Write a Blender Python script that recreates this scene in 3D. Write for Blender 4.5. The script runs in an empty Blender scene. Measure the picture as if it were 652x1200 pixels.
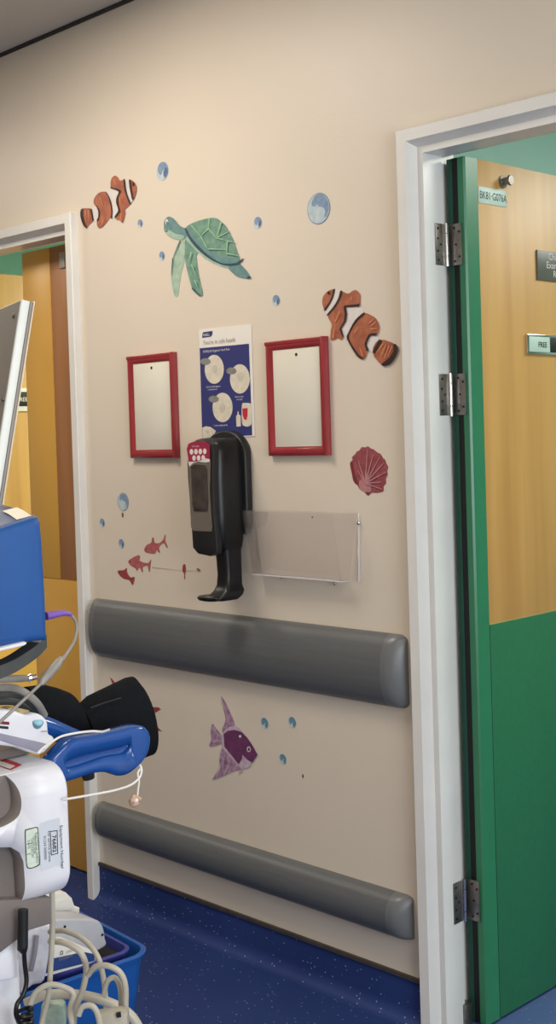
import bpy, bmesh, math, random
from mathutils import Vector, Matrix
from mathutils.geometry import tessellate_polygon

random.seed(7)
C = bpy.context.scene.collection
SC = bpy.context.scene

# ---------------------------------------------------------------- camera
F, YAW, PITCH, ROLL, CY, CAMY, CAMH = 1484.9, .7936, .0249, -.0309, 544.5, -2.3796, 1.42
fwd = Vector((-math.sin(YAW)*math.cos(PITCH), math.cos(YAW)*math.cos(PITCH), -math.sin(PITCH)))
r0 = Vector((math.cos(YAW), math.sin(YAW), 0)); u0 = r0.cross(fwd)
rt = math.cos(ROLL)*r0 + math.sin(ROLL)*u0
up = -math.sin(ROLL)*r0 + math.cos(ROLL)*u0
CAM = Vector((0, CAMY, CAMH))
cd = bpy.data.cameras.new('camera'); cam = bpy.data.objects.new('camera', cd); C.objects.link(cam)
cd.sensor_fit = 'VERTICAL'; cd.sensor_height = 36; cd.lens = F/1200*36
cd.shift_y = -(600-CY)/1200; cd.clip_start = .05; cd.clip_end = 50
cam.matrix_world = Matrix(((rt.x, up.x, -fwd.x, CAM.x), (rt.y, up.y, -fwd.y, CAM.y), (rt.z, up.z, -fwd.z, CAM.z), (0, 0, 0, 1)))
SC.camera = cam

# ---------------------------------------------------------------- world, lights, exposure
w = bpy.data.worlds.new('world'); SC.world = w; w.use_nodes = True
w.node_tree.nodes['Background'].inputs[0].default_value = (.85, .92, 1, 1)
w.node_tree.nodes['Background'].inputs[1].default_value = .25
SC.view_settings.view_transform = 'Standard'; SC.view_settings.look = 'None'
SC.view_settings.gamma = 1; SC.view_settings.use_curve_mapping = False
SC.view_settings.exposure = 0.84

def area(name, loc, size, power, col, target=None, sy=None):
    l = bpy.data.lights.new(name, 'AREA'); l.energy = power; l.color = col
    l.shape = 'RECTANGLE'; l.size = size; l.size_y = sy or size
    o = bpy.data.objects.new(name, l); C.objects.link(o); o.location = loc
    d = (Vector(target) - Vector(loc)) if target else Vector((0, 0, -1))
    o.rotation_euler = d.to_track_quat('-Z', 'Y').to_euler()
    return o
WARM = (1, .885, .755); COOL = (.86, .93, 1)
area('corridor_lamp_near', (-2.85, -.95, 2.69), .6, 13, WARM)
area('corridor_lamp_far', (-5.0, -1.0, 2.69), .6, 10, WARM)
area('corridor_lamp_behind', (-.2, -1.6, 2.69), .6, 9, WARM)
area('corridor_daylight', (1.85, -1.7, 1.5), 1.7, 47, COOL, (-2, -1.1, 1.2))
area('exam_room_lamp', (-.7, 1.6, 2.55), .9, 25, (1, .99, .90))
area('left_room_lamp', (-3.0, 1.5, 2.5), .8, 40, (1, .88, .68))

# ---------------------------------------------------------------- pixel rays -> points of the place
def ray(px, py): return (px-326)/F*rt + (CY-py)/F*up + fwd
def PY(px, py, y=0.0):
    d = ray(px, py); return CAM + d*((y-CAM.y)/d.y)
def PX(px, py, x):
    d = ray(px, py); return CAM + d*((x-CAM.x)/d.x)
def PD(px, py, v): return CAM + ray(px, py)*v

# ---------------------------------------------------------------- materials
def lin(c): c = c/255; return c/12.92 if c <= .04045 else ((c+.055)/1.055)**2.4
def rgb(r, g, b): return (lin(r), lin(g), lin(b), 1)
MATS = {}
def mat(name, c, rough=.5, metal=0, spec=.5, var=0, scale=20, c2=None, bump=0, bscale=200, trans=0, alpha=1, coat=0, stretch=None):
    if name in MATS: return MATS[name]
    m = bpy.data.materials.new(name); m.use_nodes = True; N = m.node_tree.nodes; Lk = m.node_tree.links
    b = N['Principled BSDF']; b.inputs['Base Color'].default_value = rgb(*c)
    b.inputs['Roughness'].default_value = rough; b.inputs['Metallic'].default_value = metal
    b.inputs['Specular IOR Level'].default_value = spec
    b.inputs['Transmission Weight'].default_value = trans; b.inputs['Alpha'].default_value = alpha
    b.inputs['Coat Weight'].default_value = coat
    tc = N.new('ShaderNodeTexCoord')
    src = tc.outputs['Object']
    if stretch:
        mp = N.new('ShaderNodeMapping'); mp.inputs['Scale'].default_value = stretch; Lk.new(src, mp.inputs[0]); src = mp.outputs[0]
    if var or c2:
        n = N.new('ShaderNodeTexNoise'); n.inputs['Scale'].default_value = scale; n.inputs['Detail'].default_value = 6
        Lk.new(src, n.inputs['Vector'])
        r = N.new('ShaderNodeValToRGB'); r.color_ramp.elements[0].position = .35; r.color_ramp.elements[1].position = .65
        k = 1-var; cc = c2 or (c[0]*k, c[1]*k, c[2]*k)
        r.color_ramp.elements[0].color = rgb(*cc); r.color_ramp.elements[1].color = rgb(*c)
        Lk.new(n.outputs[0], r.inputs[0]); Lk.new(r.outputs[0], b.inputs['Base Color'])
    if bump:
        n = N.new('ShaderNodeTexNoise'); n.inputs['Scale'].default_value = bscale; n.inputs['Detail'].default_value = 3
        Lk.new(src, n.inputs['Vector'])
        bp = N.new('ShaderNodeBump'); bp.inputs['Strength'].default_value = bump; bp.inputs['Distance'].default_value = .002
        Lk.new(n.outputs[0], bp.inputs['Height']); Lk.new(bp.outputs[0], b.inputs['Normal'])
    MATS[name] = m; return m

wall_m = mat('wall_paint', (222, 211, 194), .42, spec=.45, var=.015, scale=1.6, bump=.12, bscale=140)
ceil_m = mat('ceiling_paint', (200, 194, 186), .8, var=.02, scale=3)
teal_m = mat('teal_paint', (180, 222, 206), .6, var=.03, scale=2)
teald_m = mat('dark_teal_paint', (92, 150, 142), .6, var=.1, scale=8)
tealp_m = mat('pale_teal_paint', (176, 216, 202), .6, var=.04, scale=5)
white_m = mat('white_gloss_paint', (232, 231, 226), .3, spec=.55, var=.03, scale=6, bump=.05, bscale=60)
dark_m = mat('shadow_gap_dark', (45, 42, 42), .8, var=.1)
skirt_m = mat('cove_top_bead', (70, 62, 58), .7, var=.15, scale=30)
def wood(name, a, b, rough=.4):
    m = mat(name, a, rough, c2=b, scale=2.2, stretch=(7, 7, .45), bump=.03, bscale=30); return m
beech_m = wood('beech_veneer', (206, 160, 90), (190, 143, 76))
brown_m = wood('brown_veneer', (184, 130, 84), (168, 116, 72))
yell_m = mat('ochre_yellow_laminate', (226, 176, 84), .38, var=.03, scale=4)
green_m = mat('green_laminate', (42, 112, 74), .38, var=.04, scale=60, bump=.03, bscale=400)
greenedge_m = mat('green_edge_guard', (46, 124, 84), .32, var=.03, scale=20)
greend_m = mat('dark_green_edge', (34, 82, 66), .4, var=.05, scale=20)
black_m = mat('black_seal', (12, 12, 13), .6, var=.2, scale=40)
steel_m = mat('satin_steel', (150, 144, 138), .38, metal=.9, var=.1, scale=80)
chrome_m = mat('chrome', (215, 215, 215), .15, metal=1, var=.03)
rail_m = mat('grey_vinyl', (98, 101, 102), .40, spec=.45, var=.05, scale=5, bump=.25, bscale=18, stretch=(.5, 14, 14))
railcap_m = mat('grey_vinyl_cap', (108, 111, 112), .35, spec=.5, var=.03, scale=8)
red_m = mat('red_plastic', (152, 48, 54), .28, spec=.55, var=.03)
board_m = mat('pale_board', (224, 221, 206), .5, var=.015, scale=8)
blackp_m = mat('black_plastic', (14, 16, 19), .36, spec=.4, var=.15, scale=30)
blackm_m = mat('black_matt_plastic', (22, 23, 25), .45, var=.1, scale=30)
greyp_m = mat('warm_grey_panel', (112, 104, 94), .35, var=.05, scale=20)
smoke_m = mat('smoked_window', (52, 47, 46), .2, spec=.6, c2=(70, 62, 58), scale=35)
mag_m = mat('magenta_print', (160, 40, 72), .4, var=.06, scale=40)
wprint_m = mat('white_print', (226, 220, 214), .5, var=.02)
paper_m = mat('paper', (232, 228, 220), .6, var=.015, scale=12)
navy_m = mat('navy_print', (50, 56, 116), .45, var=.04, scale=15)
cream_m = mat('cream_print', (222, 214, 196), .5, var=.06, scale=60)
gprint_m = mat('grey_print', (140, 138, 132), .5, var=.12, scale=80)
ink_m = mat('dark_ink', (26, 28, 34), .5, var=.05)
inkg_m = mat('grey_ink', (176, 168, 158), .5, var=.05)
signg_m = mat('grey_sign', (96, 98, 88), .4, var=.03)
lbl_m = mat('pale_green_label', (196, 220, 205), .45, var=.03)
# stickers
orange_m = mat('clown_orange', (178, 106, 74), .5, c2=(152, 84, 62), scale=38)
inkb_m = mat('sticker_black', (52, 32, 28), .5, var=.2, scale=60)
ston_m = mat('orange_streak', (222, 146, 100), .5, var=.05)
swhite_m = mat('sticker_white', (226, 219, 214), .5, var=.03, scale=30)
turt_m = mat('turtle_green', (122, 160, 138), .5, c2=(96, 134, 124), scale=45)
turtl_m = mat('turtle_pale', (176, 196, 176), .5, c2=(142, 176, 156), scale=40)
turtd_m = mat('turtle_rim', (52, 84, 96), .5, c2=(40, 66, 84), scale=60)
turtb_m = mat('turtle_blue', (108, 146, 144), .5, c2=(94, 130, 132), scale=40)
scute_m = mat('turtle_scute_line', (150, 196, 158), .5, var=.06, scale=40)
bubl_m = mat('bubble_pale', (196, 208, 208), .5, c2=(164, 190, 204), scale=60)
bubd_m = mat('bubble_blue', (112, 138, 168), .5, c2=(134, 156, 182), scale=70)
bubx_m = mat('bubble_rim', (84, 118, 158), .5, var=.1, scale=50)
bubt_m = mat('bubble_teal', (88, 132, 150), .5, c2=(108, 148, 164), scale=70)
shell_m = mat('shell_red', (158, 82, 88), .5, c2=(138, 62, 70), scale=60)
shellp_m = mat('shell_pink', (188, 134, 136), .5, c2=(176, 118, 122), scale=50)
shelld_m = mat('shell_dark', (130, 44, 56), .5, var=.1)
purp_m = mat('angelfish_purple', (118, 58, 98), .5, c2=(94, 50, 90), scale=60)
lav_m = mat('angelfish_lavender', (186, 156, 176), .5, c2=(140, 100, 134), scale=70)
lavp_m = mat('angelfish_pale', (206, 188, 198), .5, c2=(180, 156, 176), scale=60)
pink_m = mat('fish_pink', (184, 104, 104), .5, c2=(162, 84, 86), scale=80)
redf_m = mat('fish_red', (160, 68, 68), .5, c2=(140, 58, 58), scale=80)
thread_m = mat('faint_line', (176, 158, 146), .6, var=.05)
# equipment
ewhite_m = mat('equipment_white', (228, 229, 236), .35, spec=.5, var=.012, scale=8, bump=.03, bscale=500)
egrey_m = mat('equipment_grey', (120, 112, 108), .5, var=.04, scale=15)
blue_m = mat('blue_rubber', (32, 84, 152), .42, spec=.45, var=.04, scale=18)
blueg_m = mat('blue_gloss_plastic', (26, 78, 152), .16, spec=.6, var=.03, scale=12)
blued_m = mat('indigo_plastic', (58, 62, 140), .35, var=.06, scale=12)
bluet_m = mat('tub_blue', (28, 86, 162), .3, spec=.5, var=.04, scale=10)
greytop_m = mat('slate_blue_top', (96, 106, 136), .22, spec=.6, var=.05)
fabric_m = mat('black_cuff_fabric', (13, 16, 22), .85, spec=.2, var=.3, scale=120, bump=.3, bscale=300)
cableg_m = mat('grey_cable', (150, 146, 140), .4, var=.06, scale=40)
cabled_m = mat('dark_grey_cable', (72, 76, 76), .45, var=.1, scale=40)
cablew_m = mat('white_cable', (232, 228, 222), .35, var=.02)
ivory_m = mat('ivory_hose', (188, 182, 166), .35, var=.05, scale=25)
purple_m = mat('purple_plug', (128, 92, 180), .35, var=.05)
clip_m = mat('beige_sensor', (206, 170, 148), .45, c2=(176, 138, 116), scale=90)
panelg_m = mat('panel_grey', (150, 145, 138), .5, var=.03, scale=5)
pwhite_m = mat('panel_white', (232, 236, 228), .35, var=.015)
bagm = mat('clear_bag', (216, 214, 222), .25, c2=(186, 184, 196), scale=30, bump=.6, bscale=40)
lgreen_m = mat('green_ink', (46, 74, 58), .5, var=.05)
stick_m = mat('cream_sticker', (236, 228, 206), .5, var=.02)
btn_m = mat('pale_blue_button', (140, 188, 206), .35, var=.05)
rednk_m = mat('red_ink', (196, 40, 58), .5, var=.05)
acr = bpy.data.materials.new('clear_acrylic'); acr.use_nodes = True
_n = acr.node_tree.nodes; _l = acr.node_tree.links; _b = _n['Principled BSDF']
_b.inputs['Base Color'].default_value = (.86, .84, .88, 1); _b.inputs['Roughness'].default_value = .08
_b.inputs['Transmission Weight'].default_value = 1; _b.inputs['IOR'].default_value = 1.2; _b.inputs['Alpha'].default_value = .26
acre = acr.copy(); acre.name = 'acrylic_edge'; acre.node_tree.nodes['Principled BSDF'].inputs['Base Color'].default_value = (.9, .88, .9, 1)
acre.node_tree.nodes['Principled BSDF'].inputs['Alpha'].default_value = .6; acre.node_tree.nodes['Principled BSDF'].inputs['Transmission Weight'].default_value = .3
# speckled vinyl floor
def floor_mat(name, a, b):
    m = mat(name, a, .55, spec=.22, c2=b, scale=1.8)
    N = m.node_tree.nodes; Lk = m.node_tree.links; bs = N['Principled BSDF']
    base = bs.inputs['Base Color'].links[0].from_socket
    tc = [n for n in N if n.type == 'TEX_COORD'][0]
    v = N.new('ShaderNodeTexVoronoi'); v.inputs['Scale'].default_value = 78; Lk.new(tc.outputs['Object'], v.inputs['Vector'])
    r = N.new('ShaderNodeValToRGB'); r.color_ramp.elements[0].position = .11; r.color_ramp.elements[1].position = .18
    r.color_ramp.elements[0].color = (1, 1, 1, 1); r.color_ramp.elements[1].color = (0, 0, 0, 1); Lk.new(v.outputs['Distance'], r.inputs[0])
    sep = N.new('ShaderNodeSeparateColor'); Lk.new(v.outputs['Color'], sep.inputs[0])
    gt = N.new('ShaderNodeMath'); gt.operation = 'GREATER_THAN'; gt.inputs[1].default_value = .55; Lk.new(sep.outputs[0], gt.inputs[0])
    mu = N.new('ShaderNodeMath'); mu.operation = 'MULTIPLY'; Lk.new(r.outputs[0], mu.inputs[0]); Lk.new(gt.outputs[0], mu.inputs[1])
    mx = N.new('ShaderNodeMix'); mx.data_type = 'RGBA'; Lk.new(mu.outputs[0], mx.inputs[0]); Lk.new(base, mx.inputs[6]); mx.inputs[7].default_value = rgb(140, 156, 196)
    Lk.new(mx.outputs[2], bs.inputs['Base Color'])
    return m
floor_m = floor_mat('speckled_navy_vinyl', (42, 62, 118), (34, 52, 104))
floor2_m = floor_mat('speckled_blue_vinyl', (88, 112, 160), (78, 100, 148))

# ---------------------------------------------------------------- mesh helpers
class MB:
    def __init__(s): s.bm = bmesh.new(); s.m = []
    def mi(s, m):
        if m not in s.m: s.m.append(m)
        return s.m.index(m)
    def faces(s, vs, fs, m):
        v = [s.bm.verts.new(Vector(p)) for p in vs]; i = s.mi(m); out = []
        for f in fs:
            try: q = s.bm.faces.new([v[k] for k in f]); q.material_index = i; out.append(q)
            except ValueError: pass
        return v, out
    def merge(s, tmp, m, mtx=None):
        if mtx: bmesh.ops.transform(tmp, matrix=mtx, verts=tmp.verts)
        tmp.verts.index_update()
        s.faces([v.co.copy() for v in tmp.verts], [[v.index for v in f.verts] for f in tmp.faces], m); tmp.free(); return s
    def box(s, lo, hi, m, bevel=0, seg=2, mtx=None):
        t = bmesh.new(); bmesh.ops.create_cube(t, size=1)
        lo = Vector(lo); hi = Vector(hi); c = (lo+hi)/2; d = hi-lo
        for v in t.verts: v.co = Vector((v.co.x*d.x, v.co.y*d.y, v.co.z*d.z))+c
        if bevel: bmesh.ops.bevel(t, geom=list(t.edges), offset=bevel, segments=seg, affect='EDGES', profile=.5)
        return s.merge(t, m, mtx)
    def prism(s, pts, off, m, bevel=0, seg=2):
        """closed outline of 3-D points, extruded by the vector off"""
        t = bmesh.new(); a = [t.verts.new(Vector(p)) for p in pts]; b = [t.verts.new(Vector(p)+Vector(off)) for p in pts]
        n = len(pts); fa = t.faces.new(a); fb = t.faces.new(b[::-1])
        for i in range(n): t.faces.new((a[i], b[i], b[(i+1) % n], a[(i+1) % n]))
        bmesh.ops.recalc_face_normals(t, faces=t.faces)
        if bevel:
            e = list(set(list(fa.edges)+list(fb.edges)))
            bmesh.ops.bevel(t, geom=e, offset=bevel, segments=seg, affect='EDGES', profile=.5, clamp_overlap=True)
        bmesh.ops.triangulate(t, faces=[f for f in t.faces if len(f.verts) > 4])
        return s.merge(t, m)
    def poly(s, pts, m):
        """flat filled outline"""
        tri = tessellate_polygon([[Vector(p) for p in pts]]); return s.faces(pts, tri, m)
    def tube(s, path, r, m, seg=10, caps=True):
        n = len(path); rr = r if isinstance(r, (list, tuple)) else [r]*n
        vs = []; prev = None
        for i, p in enumerate(path):
            p = Vector(p); t = (Vector(path[min(i+1, n-1)])-Vector(path[max(i-1, 0)])).normalized()
            if prev is None:
                a = Vector((0, 0, 1)) if abs(t.z) < .9 else Vector((1, 0, 0)); x = t.cross(a).normalized()
            else:
                x = (prev - t*prev.dot(t)).normalized()
            prev = x; y = t.cross(x)
            for k in range(seg):
                a = 2*math.pi*k/seg; vs.append(p+rr[i]*(math.cos(a)*x+math.sin(a)*y))
        fs = [(i*seg+k, i*seg+(k+1) % seg, (i+1)*seg+(k+1) % seg, (i+1)*seg+k) for i in range(n-1) for k in range(seg)]
        if caps: fs += [tuple(range(seg))[::-1], tuple((n-1)*seg+k for k in range(seg))]
        s.faces(vs, fs, m); return s
    def cyl(s, a, b, r, m, seg=20, r2=None): return s.tube([a, b], [r, r if r2 is None else r2], m, seg)
    def build(s, name, parent=None, smooth=True, weld=False):
        if weld: bmesh.ops.remove_doubles(s.bm, verts=s.bm.verts, dist=1e-5)
        bmesh.ops.recalc_face_normals(s.bm, faces=s.bm.faces)
        for f in s.bm.faces: f.smooth = smooth
        if smooth:
            for e in s.bm.edges:
                if len(e.link_faces) == 2 and e.calc_face_angle(0) > math.radians(38): e.smooth = False
        me = bpy.data.meshes.new(name); s.bm.to_mesh(me); s.bm.free()
        for m in s.m: me.materials.append(m)
        o = bpy.data.objects.new(name, me); C.objects.link(o)
        if parent:
            o.parent = parent; o.matrix_parent_inverse = parent_world(parent).inverted()
        return o
def parent_world(o):
    m = o.matrix_basis.copy()
    while o.parent: o2 = o.parent; m = o2.matrix_basis @ o.matrix_parent_inverse @ m; o = o2
    return m
def tag(o, label=None, cat=None, group=None, kind=None):
    if label: o['label'] = label
    if cat: o['category'] = cat
    if group: o['group'] = group
    if kind: o['kind'] = kind
    return o
def thing(name, loc, label, cat, group=None):
    o = bpy.data.objects.new(name, None); C.objects.link(o); o.location = loc; o.empty_display_size = .05
    return tag(o, label, cat, group)
def centre(o):
    """put a one-mesh thing's origin at its own middle"""
    me = o.data; co = [v.co for v in me.vertices]
    c = sum(co, Vector())/len(co)
    me.transform(Matrix.Translation(-c)); o.location = c; return o
def smooth_path(pts, n=8):
    P = [Vector(p) for p in pts]; out = []
    for i in range(len(P)-1):
        a = P[max(i-1, 0)]; b = P[i]; c = P[i+1]; d = P[min(i+2, len(P)-1)]
        for k in range(n):
            t = k/n; out.append(.5*((2*b)+(c-a)*t+(2*a-5*b+4*c-d)*t*t+(3*b-a-3*c+d)*t**3))
    out.append(P[-1]); return out
def smooth_closed(P, n=4):
    N = len(P); out = []
    for i in range(N):
        a, b, c, d = [Vector(P[(i+k) % N]) for k in (-1, 0, 1, 2)]
        for k in range(n):
            t = k/n; out.append(.5*((2*b)+(c-a)*t+(2*a-5*b+4*c-d)*t*t+(3*b-a-3*c+d)*t**3))
    return out
def text_mesh(mb, s, size, origin, xd, yd, m, align='LEFT', sx=1.0, bold=0):
    cu = bpy.data.curves.new('t', 'FONT'); cu.body = s; cu.size = 1; cu.align_x = align; cu.resolution_u = 3; cu.offset = bold
    o = bpy.data.objects.new('t', cu); C.objects.link(o)
    dg = bpy.context.evaluated_depsgraph_get(); me = bpy.data.meshes.new_from_object(o.evaluated_get(dg))
    xd = Vector(xd).normalized(); yd = Vector(yd).normalized(); O = Vector(origin)
    mb.faces([O+xd*v.co.x*size*sx+yd*v.co.y*size for v in me.vertices], [tuple(p.vertices) for p in me.polygons], m)
    bpy.data.objects.remove(o); bpy.data.curves.remove(cu); bpy.data.meshes.remove(me)

# ---------------------------------------------------------------- the shell of the place
CZ = 2.72; WT = .13; FZ = -.045   # ceiling, wall thickness, floor level
RX, LX = -1.957, -3.285            # outer edges of the two door frames
LO = -4.56                         # far side of left opening
RO = -.86                          # far side of right opening
HEAD = 2.073                      # underside of the door heads
def struct(mb, name, parent=None, smooth=False):
    o = mb.build(name, parent, smooth=smooth)
    if not parent: o['kind'] = 'structure'
    return o
LRX = LX-.061; RRX = RX+.061       # reveals
mb = MB()
for lo, hi in (((-8, 0, FZ), (LO-.02, WT, CZ)), ((LO-.02, 0, HEAD+.02), (LRX+.02, WT, CZ)), ((LRX+.02, 0, FZ), (RRX-.02, WT, CZ)),
               ((RRX-.02, 0, HEAD+.02), (RO+.02, WT, CZ)), ((RO+.02, 0, FZ), (2, WT, CZ))):
    mb.box(lo, hi, wall_m)
struct(mb, 'wall_front')
struct(MB().box((-8, -3.15, FZ), (2, -3.05, CZ), wall_m), 'wall_back')
struct(MB().box((-8.1, -3.15, FZ), (-8, WT, CZ), wall_m), 'wall_left')
struct(MB().box((2, -3.15, FZ), (2.1, WT, CZ), wall_m), 'wall_right')
struct(MB().box((-8, -3.05, CZ), (2, 0, CZ+.1), ceil_m), 'ceiling')
struct(MB().box((-8, -3.05, -.15), (2, .045, FZ), floor_m), 'floor')
# rooms beyond the two doors
struct(MB().box((-2.25, .045, -.15), (2, 3.2, FZ), floor2_m), 'floor_exam_room')
struct(MB().box((-6, .045, -.15), (-2.35, 3.2, FZ), floor_m), 'floor_left_room')
struct(MB().box((-2.35, 3.1, FZ), (2, 3.2, 2.75), teal_m), 'wall_exam_room_far')
struct(MB().box((-2.35, WT, FZ), (-2.25, 3.1, 2.75), teal_m), 'wall_between_rooms')
struct(MB().box((1.9, WT, FZ), (2, 3.1, 2.75), teal_m), 'wall_exam_room_right')
struct(MB().box((-6, 3.1, FZ), (-2.35, 3.2, 2.75), teal_m), 'wall_left_room_far')
struct(MB().box((-6.1, WT, FZ), (-6, 3.2, 2.75), teal_m), 'wall_left_room_left')
struct(MB().box((-2.35, WT, 2.75), (2, 3.2, 2.8), teal_m), 'ceiling_exam_room')
struct(MB().box((-6, WT, 2.75), (-2.35, 3.2, 2.8), tealp_m), 'ceiling_left_room')
# dark-coloured strip for the shade of the shadow gap where ceiling meets wall
struct(MB().box((-8, -.014, CZ-.008), (2, -.0003, CZ-.0003), dark_m), 'trim_shadow_gap')

# coved vinyl skirting with its dark top bead
mb = MB()
x0, x1 = LX+.001, RX-.001
prof = [(-.001, .062), (-.004, .062)]+[(-.004-.036*(1-math.cos(a)), FZ+.036*(1-math.sin(a))+.0001) for a in [math.pi/2*k/10 for k in range(11)]]+[(-.001, FZ+.0001)]
vs = []; fs = []
for x in (x0, x1): vs += [Vector((x, y, z)) for y, z in prof]
n = len(prof)
for i in range(n): fs.append((i, (i+1) % n, n+(i+1) % n, n+i))
mb.faces(vs, fs, floor_m); struct(mb, 'baseboard_front', smooth=True)
struct(MB().box((x0, -.0085, .0605), (x1, -.0005, .0715), skirt_m, .001), 'trim_skirting_bead')

# ---------------------------------------------------------------- door frames
def frame(name, xo, sgn, xfar):
    """moulded architrave + lining round an opening; xo = outer edge by the decorated wall, sgn = +1 opening to the right"""
    # profile: distance from the outer edge t, y
    pr = [(0, -.0003), (0, -.026), (.003, -.029), (.031, -.029), (.0445, -.002), (.061, -.002), (.061, .070), (.044, .072), (.044, WT+.01), (.02, WT+.01), (.02, -.0003)]
    mb = MB()
    rows = []
    for t, y in pr:
        xa = xo+sgn*t; xb = xfar-sgn*t+sgn*.061; z = HEAD+(.061-t)*.97
        rows.append([(xa, y, FZ), (xa, y, z), (xb, y, z), (xb, y, FZ)])
    n = len(pr); vs = [p for r in rows for p in r]; fs = []
    for i in range(n):
        j = (i+1) % n
        for k in range(3): fs.append((i*4+k, i*4+k+1, j*4+k+1, j*4+k))
    for k in (0, 3): fs.append(tuple(i*4+k for i in range(n)))
    mb.faces(vs, fs, white_m); bmesh.ops.triangulate(mb.bm, faces=[f for f in mb.bm.faces if len(f.verts) > 4])
    return struct(mb, name)
trimR = frame('trim_1', RX, 1, RO)
trimL = frame('trim_2', LX, -1, LO)

# ---------------------------------------------------------------- green and beech door, opened into the exam room
DX0, DX1, DY = -1.899, -1.845, .092      # thickness range, hinge edge
DT, KZ, DB = 2.069, .9355, -.037
door = thing('door_1', (DX0, DY, 0), None, None); door['kind'] = 'structure'
DW = .93
MB().box((DX0, DY+.006, DB), (DX1-.0015, DY+DW, DT-.002), greend_m, .001).build('door_core', door)
MB().box((DX0-.0003, DY, DB), (DX0+.0190, DY+.045, DT), greend_m, .0015).build('edge_strip', door)
MB().box((DX0+.0165, DY-.0004, DB), (DX0+.0328, DY+.04, DT), black_m, .0005).build('smoke_seal', door)
mb = MB()
mb.prism([(DX0+.032, DY+.006, DB), (DX0+.032, DY, DB), (DX1-.004, DY-.001, DB), (DX1, DY+.004, DB), (DX1+.001, DY+.05, DB), (DX1-.004, DY+.05, DB), (DX1-.004, DY+.006, DB)], (0, 0, DT-DB), greenedge_m, .0006)
mb.build('edge_guard', door, smooth=False)
MB().box((DX1-.004, DY+.0505, KZ+.0015), (DX1, DY+DW-.001, DT), beech_m, .0006).build('veneer_panel', door)
MB().box((DX1-.004, DY+.0530, DB+.001), (DX1+.0004, DY+DW-.001, KZ), green_m, .0006).build('kick_plate', door)
MB().box((DX1-.004, DY+.0500, DB+.001), (DX1+.0006, DY+.0528, KZ), black_m).build('joint_line', door)
MB().box((DX1-.004, DY+.0505, KZ-.0002), (DX1+.0001, DY+DW-.001, KZ+.002), mat('pale_joint', (176, 164, 96), .5, var=.03)).build('joint_strip', door)
def hinge(zc, parent):
    h = .05
    mb = MB(); kx, ky = RRX-.0005, .0785
    mb.box((kx+.004, DY-.0045, zc-h), (DX0+.043, DY-.0012, zc+h), steel_m, .001)
    o = mb.build('hinge', parent)
    mb = MB()
    mb.prism([(RRX+.0003, .036, zc-h), (RRX+.0003, .068, zc-h), (RRX+.0025, .068, zc-h), (RRX+.0025, .036, zc-h)], (0, 0, 2*h), steel_m, .0006)
    mb.build('frame_leaf', o)
    mb = MB()
    for a, b in ((-h-.002, -.028), (-.0265, .0265), (.028, h+.002)): mb.cyl((kx+.004, ky-.003, zc+a), (kx+.004, ky-.003, zc+b), .0062, chrome_m, 16)
    mb.build('knuckle', o)
    mb = MB()
    for (dx, dz) in ((.022, .04), (.036, .03), (.022, -.04), (.036, -.03), (.026, 0)):
        mb.cyl((DX0+dx, DY-.0042, zc+dz), (DX0+dx, DY-.0056, zc+dz), .0028, black_m, 10)
    for (dy, dz) in ((.045, .038), (.045, -.038), (.055, .0), (.044, .014), (.044, -.016)):
        mb.cyl((RRX+.0024, dy, zc+dz), (RRX+.0036, dy, zc+dz), .0028, black_m, 10)
    mb.build('screw', o); tag(bpy.data.objects[-1] if False else o, 'brushed steel butt hinge')
for z in (1.861, 1.50, .265): hinge(z, door)
MB().box((DX0-.012, DY-.030, FZ+.0002), (DX0+.012, DY-.0015, FZ+.055), steel_m, .003).build('stain_block', door)  # added steel block standing in for a scuffed stain on the frame foot

def XF(px, py): return PX(px, py, DX1+.0012)
# number plate, sign, slider
def face_rect(px0, py0, px1, py1, X=DX1):
    a = PX(px0, py0, X); b = PX(px1, py1, X); return a.y, a.z, b.y, b.z
y0, z0, y1, z1 = face_rect(562, 218, 593.5, 236)
YD = Vector((0, 1, 0)); ZD = Vector((0, 0, 1))
mb = MB(); zc = (z0+z1)/2; hh = .022
yl, yr = DY+.052, y1
mb.box((DX1+.0002, yl, 1.985-hh), (DX1+.0018, yr, 1.985+hh-.004), lbl_m, .0004)
o = thing('number_plate', (DX1, yl, 1.985), 'pale green plate reading BK81 G076A at the top of the green and beech door', 'plate')
mb.build('plate', o)
t = MB(); text_mesh(t, 'BK81\u00b7G076A', .0262, (DX1+.0022, yl+.003, 1.9745), YD, ZD, ink_m, sx=.80, bold=.006); t.build('lettering', o)
# peg above
p = XF(589.5, 213)
o = thing('door_peg', (DX1, p.y, p.z), 'small round metal peg fixed above the number plate on the green door', 'peg')
mb = MB(); mb.tube([(DX1, p.y, p.z), (DX1+.004, p.y, p.z), (DX1+.006, p.y, p.z), (DX1+.02, p.y, p.z), (DX1+.022, p.y, p.z), (DX1+.027, p.y, p.z)], [.016, .016, .009, .009, .013, .011], steel_m, 20)
mb.build('peg', o)
# grey sign
a = PX(628, 291, DX1); b = PX(631, 328, DX1); zt_, zb_ = a.z-.004, b.z+.0
ys = a.y; W_ = .20
o = thing('room_sign', (DX1, ys, zt_), "grey sign reading Children's Examination Room on the beech door panel", 'sign')
MB().box((DX1+.0002, ys, zb_), (DX1+.005, ys+W_, zt_), signg_m, .0008).build('plate', o)
mb = MB(); yc = ys+W_/2; s_ = (zt_-zb_)
for i, tx in enumerate(("Children\u2019s", 'Examination', 'Room')):
    text_mesh(mb, tx, s_*.33, (DX1+.0055, yc, zt_-s_*(.29+.29*i)), YD, ZD, wprint_m, 'CENTER', sx=.98)
mb.build('lettering', o)
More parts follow.
